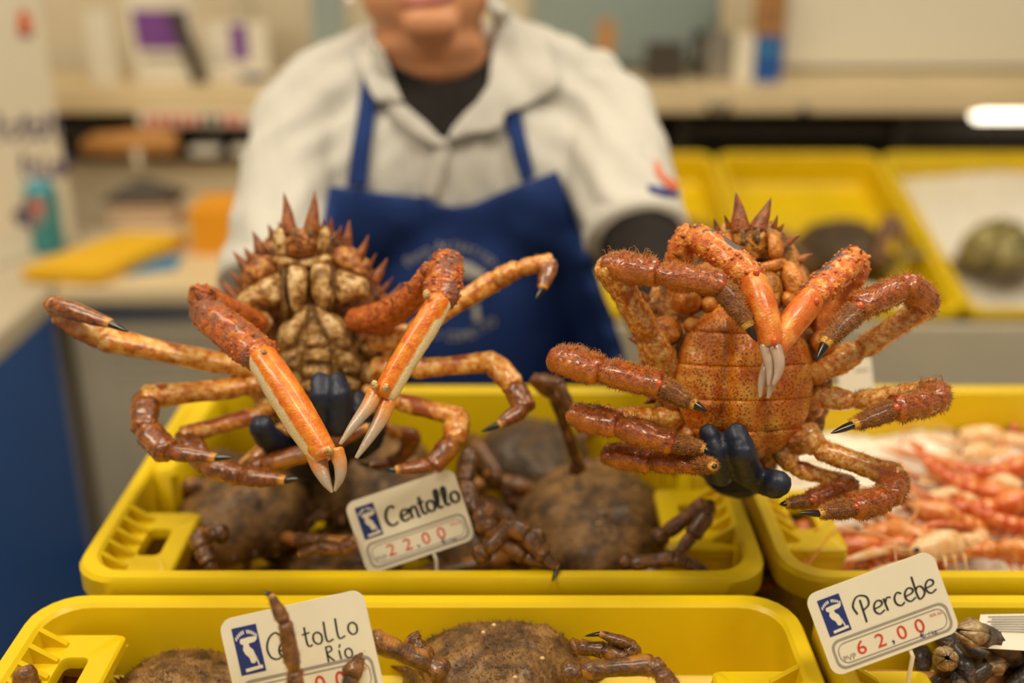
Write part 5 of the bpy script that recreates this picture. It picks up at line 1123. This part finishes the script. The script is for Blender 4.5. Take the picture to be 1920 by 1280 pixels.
label_sheet([incrate(1, .02, -.20, -.03), incrate(1, .12, -.22, -.035), incrate(1, .125, -.25, -.05), incrate(1, .02, -.235, -.05)], 'paper_label', 'white strip label lying on the rear dark crab', [])

# ------------------------------------------------------------------ things on the left rear counter
ZT = .7555
def slab(name, q, z0, z1, m, label, cat, group=None, parts=0):
    mb = MB(); mb.loft([[Vector((p.x, p.y, z0)) for p in q], [Vector((p.x, p.y, z1)) for p in q]]); o = mb.build(name, M[m], None, False)
    if label: tag(o, label, cat, group)
    return o
q = [PZ(222, 492, ZT), PZ(345, 478, ZT), PZ(330, 506, ZT), PZ(236, 518, ZT)]
slab('blue_folder', q, ZT, ZT + .004, 'blue_paper', 'blue card sheet under the yellow pad', 'folder')
q = [PZ(38, 503, ZT + .03), PZ(228, 436, ZT + .03), PZ(348, 440, ZT + .03), PZ(184, 512, ZT + .03)]
t = empty('yellow_pad', PZ(190, 490, ZT), 'thick yellow pad lying on the rear counter', 'pad')
for k in range(4):
    mb = MB(); z = ZT + .0045 + k * .0068; sh = Vector((.002 * (k % 2), .001 * k, 0)); mb.loft([[Vector((p.x, p.y, z)) + sh for p in q], [Vector((p.x, p.y, z + .0064)) + sh for p in q]]); mb.build('sheet_block', M['yellow_paper'], t, False)
c = PZ(405, 478, ZT); t = empty('orange_stack', c, 'stack of orange cards beside the seller sleeve', 'stack')
for k in range(14):
    mb = MB(); z = ZT + k * .0078; mb.box((c.x - .055 + .001 * (k % 3), c.y, z), (c.x + .10, c.y + .16, z + .0072)); mb.build('card_sheet', M['orange_paper'], t, False)
c = PZ(268, 432, ZT); t = empty('paper_stack', c + Vector((0, .04, 0)), 'stack of brownish papers under a dark peaked weight', 'stack')
for k in range(8):
    mb = MB(); z = ZT + k * .009; s_ = .004 * (k % 3); mb.box((c.x - .085 + s_, c.y, z), (c.x + .085 - s_, c.y + .10, z + .0075)); mb.build('paper_sheet', M['kraft'] if k % 2 else M['paper'], t, False)
zt = ZT + .073; t = empty('peaked_weight', Vector((c.x, c.y + .05, zt)), 'dark peaked paper weight with a slim post', 'weight')
mb = MB(); mb.loft([[Vector((c.x - .088, c.y - .01, zt)), Vector((c.x + .095, c.y - .01, zt)), Vector((c.x + .095, c.y + .10, zt)), Vector((c.x - .088, c.y + .10, zt))], [Vector((c.x - .088, c.y - .01, zt + .008)), Vector((c.x + .095, c.y - .01, zt + .008)), Vector((c.x + .095, c.y + .10, zt + .008)), Vector((c.x - .088, c.y + .10, zt + .008))],
               [Vector((c.x - .016, c.y + .035, zt + .048)), Vector((c.x + .004, c.y + .035, zt + .048)), Vector((c.x + .004, c.y + .055, zt + .048)), Vector((c.x - .016, c.y + .055, zt + .048))]]); mb.build('peak', M['dark_plastic'], t, False)
mb = MB(); mb.tube([Vector((c.x - .006, c.y + .045, zt + .045)), Vector((c.x - .006, c.y + .045, zt + .125))], .010, 10); mb.build('post', M['grey_metal'], t)
# drinks can
c = PZ(92, 468, ZT); t = empty('drinks_can', c, 'teal drinks can with orange streaks on the left counter', 'can')
mb = MB(); pr_ = [(.030, 0), (.036, .004), (.038, .012), (.038, .142), (.036, .150), (.030, .160), (.0265, .166), (.024, .164)]
mb.loft([[c + Vector((r * math.cos(2 * math.pi * j / 28), r * math.sin(2 * math.pi * j / 28), z)) for j in range(28)] for r, z in pr_]); can = mb.build('can_body', M['teal_can'], t)
mb = MB(); mb.tube([c + Vector((0, 0, .150)), c + Vector((0, 0, .166))], .0272, 28); mb.build('can_top', M['blue_paper'], t)
def oncan(a, z): return c + Vector((  .0386 * math.sin(a), -.0386 * math.cos(a), z))
for k, (a0, z0, z1) in enumerate(((-.45, .085, .13), (.0, .055, .135), (.42, .075, .13))):
    mb = MB(); L_ = []; R_ = []
    for i in range(8): f = i / 7; z = z1 + (z0 - z1) * f; a = a0 + .10 * math.sin(f * 5 + k) - f * .1; w_ = .16 * (1 - f * .8); L_.append(oncan(a - w_, z)); R_.append(oncan(a + w_, z))
    mb.add(L_ + R_, [(i, i + 1, 9 + i, 8 + i) for i in range(7)]); mb.fix = False; mb.build('streak', M['orange_ink'], can)
mb = MB(); mb.add([oncan(-.9, .05), oncan(-.55, .05), oncan(-.55, .075), oncan(-.9, .075)], [(0, 1, 2, 3)]); mb.fix = False; mb.build('red_patch', M['red_ink'], can)
# tall white box with violet handwriting
A = PZ(-70, 520, ZT); B = PZ(142, 448, ZT); d = (B - A).normalized(); nb_ = Vector((-d.y, d.x, 0)); 
t = empty('white_box', (A + B) / 2, 'tall white foam box with violet handwriting at the left edge', 'box')
mb = MB(); base = [A, B, B + nb_ * .12, A + nb_ * .12]; mb.loft([[p + Vector((0, 0, 0)) for p in base], [p + Vector((0, 0, .62)) for p in base]]); wb = mb.build('box_body', M['wall_white'], t, False)
mb = MB(); mb.loft([[p + Vector((0, 0, .62)) for p in base], [p + Vector((0, 0, .66)) for p in base]]); mb.build('lid', M['paper'], t, False)
Lb = (B - A).length; on_ = -nb_
def onbox(px_, py_):
    dr = ray(px_, py_); tt = (A - CAM).dot(nb_) / dr.dot(nb_); return CAM + dr * tt + on_ * .001
def scrib(s, px_, py_, ht, adv, m='violet_ink', th=4.6):
    x = px_
    for ch_ in s:
        for stl in STROKES[ch_]:
            cv = crom([Vector((*q_, 0)) for q_ in stl], 4); mb = MB(); pts = [(x + z.x * ht, py_ - z.y * ht) for z in cv]; n = len(pts)
            V_ = [onbox(a, b - th) for a, b in pts] + [onbox(a + th, b + th) for a, b in pts]; mb.add(V_, [(i, i + 1, n + i + 1, n + i) for i in range(n - 1)]); mb.fix = False; mb.build('handwriting', M[m], wb, False)
        x += adv
scrib('lat', -16, 262, 50, 24); scrib('tolt', 40, 258, 46, 18); scrib('lnLeR', 34, 330, 42, 20); scrib('ebC', 22, 420, 44, 16)
mb = MB(); mb.add([onbox(30, 60), onbox(36, 20), onbox(46, 14), onbox(58, 40), onbox(62, 60)], [(0, 1, 2, 3, 4)]); mb.fix = False; mb.build('red_print', M['orange_ink'], wb, False)
mb = MB(); mb.add([onbox(34, 62), onbox(62, 62), onbox(60, 70), onbox(36, 70)], [(0, 1, 2, 3)]); mb.fix = False; mb.build('violet_print', M['violet_ink'], wb, False)
# kraft roll on the ledge
a, b = PY(160, 250, 2.95), PY(330, 246, 2.95); mb = MB(); z0 = .882
pts = crom([Vector((a.x - .02, 2.96, z0 + .030)), Vector((a.x + .06, 2.95, z0 + .04)), Vector((b.x - .06, 2.95, z0 + .045)), Vector((b.x, 2.96, z0 + .040))], 5)
mb.tube(pts, [.016, .022, .027, .031, .034, .036, .037, .038, .038, .039, .039, .039, .038, .037, .034, .026], 16, flat=.95)
for i, v in enumerate(mb.v): mb.v[i] = v + Vector((0, noise.noise(v * 30) * .006, noise.noise(v * 34 + Vector((3, 1, 2))) * .006))
zmin = min(v.z for v in mb.v); mb.v = [v - Vector((0, 0, zmin - z0 - .0005)) for v in mb.v]
tag(mb.build('kraft_roll', M['kraft']), 'crumpled brown paper bundle on the dark ledge', 'paper')
for x, lab in ((402, 'round pale knob on the black rail left of the seller'),):
    p = PY(x, 226, 3.0); mb = MB(); mb.tube([p + Vector((0, .0, 0)), p + Vector((0, .03, 0))], .026, 20); mb.ell(p, (.024, .008, .024)); tag(mb.build('rail_knob', M['steel']), lab, 'knob')
for x0, x1, lab in ((345, 400, 'pale packet on the ledge beside the paper bundle'), (425, 470, 'pale packet on the ledge next to the sleeve')):
    a, b = PY(x0, 262, 2.93), PY(x1, 262, 2.93); mb = MB(); mb.box((a.x, 2.965, .8825), (b.x, 3.02, .905), bev=.005); tag(mb.build('packet', M['paper'], smooth=False), lab, 'packet')
# red lettered strip under the shelf on the left, built as a hanging label strip
a, b = PY(255, 190, 2.945), PY(475, 190, 2.945); t = empty('label_strip', Vector(((a.x + b.x) / 2, 2.945, .985)), 'strip with red lettering under the left shelf beam', 'sign')
mb = MB(); mb.box((a.x, 2.944, .968), (b.x, 2.948, 1.004)); mb.build('strip', M['paper'], t, False)
for i in range(9):
    x = a.x + .02 + i * (b.x - a.x - .04) / 9; mb = MB(); mb.box((x, 2.941, .972), (x + .018, 2.9435, .996)); mb.build('letter_block', M['red_ink'] if i not in (5, 6) else M['black_ink'], t, False)
# ------------------------------------------------------------------ things on the pale shelf
ZS = 1.0625
def upright(name, x0, x1, y0, yy, m, label, cat, th=.03, lean=0, extra=None, group=None):
    a, b = PY(x0, 130, yy), PY(x1, 130, yy); top = PY(x0, y0, yy).z
    mb = MB(); mb.loft([[Vector((a.x, yy, ZS)), Vector((b.x, yy, ZS)), Vector((b.x, yy + th, ZS)), Vector((a.x, yy + th, ZS))], [Vector((a.x + lean, yy, top)), Vector((b.x + lean, yy, top)), Vector((b.x + lean, yy + th, top)), Vector((a.x + lean, yy + th, top))]])
    o = mb.build(name, M[m], None, False); tag(o, label, cat, group)
    for (fx0, fx1, fy0, fy1, mm) in (extra or []):
        k = MB(); W_ = b.x - a.x; H_ = top - ZS; zz = ZS
        pts = [Vector((a.x + lean * fy + fx * W_, yy - .001, ZS + fy * H_)) for fx, fy in ((fx0, fy0), (fx1, fy0), (fx1, fy1), (fx0, fy1))]
        k.add(pts, [(0, 1, 2, 3)]); k.fix = False; k.build('print', M[mm], o, False)
    return o
upright('white_carton', 170, 218, 22, 3.05, 'paper', 'narrow white carton on the left shelf', 'carton')
upright('poster_board', 255, 375, -30, 3.08, 'paper', 'white board with a purple printed block on the left shelf', 'poster', th=.008, lean=-.01, extra=[(.08, .92, .34, .74, 'purple_ink'), (.15, .85, .22, .28, 'grey_ink')])
upright('grey_folder', 360, 385, 20, 3.06, 'dark_plastic', 'dark leaning folder between the two purple boards', 'folder', th=.02, lean=-.05)
upright('poster_board', 392, 505, 40, 3.10, 'paper', 'white board with a small purple flower print left of the seller', 'poster', th=.008, extra=[(.40, .68, .35, .95, 'purple_ink'), (.5, .95, .02, .12, 'navy_ink'), (.05, .3, .3, .34, 'grey_ink'), (.05, .3, .45, .49, 'grey_ink')])
upright('wall_post', 452, 482, -60, 3.2, 'grey_metal', 'grey upright post on the wall left of the seller', 'post', th=.04)
upright('wall_post', 590, 650, -60, 3.2, 'wall_blue', 'wide grey upright strip behind the seller shoulder', 'post', th=.04)
# right of the seller
m = MB(); a, b = PY(1000, 100, 3.36), PY(1462, 100, 3.36); m.box((a.x, 3.36, 1.07), (b.x, 3.40, 1.9)); tag(m.build('wall_panel', M['wall_blue'], smooth=False), 'grey-blue panel on the back wall right of the seller', 'panel')
m = MB(); a, b = PY(1470, 100, 3.30), PY(2150, 100, 3.30); m.box((a.x, 3.305, 1.07), (b.x, 3.35, 1.9), bev=.004); tag(m.build('white_board', M['wall_white'], smooth=False), 'glossy white board on the back wall at the right', 'board')
upright('brown_packet', 1120, 1150, 40, 3.15, 'kraft', 'brownish packet on the shelf right of the seller', 'packet')
upright('grey_scale', 1215, 1282, 84, 3.1, 'dark_plastic', 'dark grey weighing scale on the shelf right of the seller', 'scale', th=.08)
upright('dark_frame', 1298, 1345, 60, 3.2, 'black_metal', 'dark square frame above the shelf', 'frame', extra=[(.2, .8, .2, .8, 'grey_ink')])
upright('steel_jar', 1325, 1372, 62, 3.1, 'steel', 'steel jar on the right shelf', 'jar', th=.06)
upright('beige_box', 1348, 1405, -40, 3.22, 'wood', 'beige ribbed box behind the jar', 'box', extra=[(.2 + .2 * k, .26 + .2 * k, .5, .95, 'grey_ink') for k in range(4)])
upright('tan_box', 1410, 1462, -40, 3.22, 'kraft', 'tan ribbed box beside the white board', 'box', extra=[(.2 + .2 * k, .26 + .2 * k, .5, .95, 'dark_plastic') for k in range(4)])
upright('white_bottle', 1376, 1412, 66, 3.08, 'card', 'white bottle on the right shelf', 'bottle', th=.05)
upright('blue_binder', 1414, 1464, 70, 3.08, 'blue_panel', 'blue binder at the end of the right shelf', 'binder', th=.06, extra=[(.2, .8, .6, .85, 'blue_paper')])
# small glints: chrome hooks below the right shelf, and a lit lamp tube
for x, y, lab in ((1335, 196, 'chrome hook under the shelf, left of a pair'), (1362, 196, 'chrome hook under the shelf, right of a pair'), (1508, 202, 'single chrome hook under the middle of the right shelf')):
    p = PY(x, y, 2.938); mb = MB(); mb.ell(p, (.014, .012, .014)); mb.tube([p, Vector((p.x, p.y, 1.005)), Vector((p.x, 2.952, 1.012))], .004, 8); tag(mb.build('chrome_hook', M['steel']), lab, 'hook', 'chrome hooks')
a, b = PY(1822, 212, 2.97), PY(2060, 212, 2.97); t = empty('tube_lamp', Vector(((a.x + b.x) / 2, 2.97, a.z)), 'lit white tube lamp under the shelf at the right edge', 'lamp')
mb = MB(); mb.capsule(Vector((a.x + .02, 2.97, a.z)), Vector((b.x, 2.97, a.z)), .022, .022, 16); mb.build('tube', M['lampglow'], t)
mb = MB(); mb.box((a.x, 2.955, a.z + .022), (b.x, 2.985, 1.0)); mb.build('bracket', M['black_metal'], t, False)
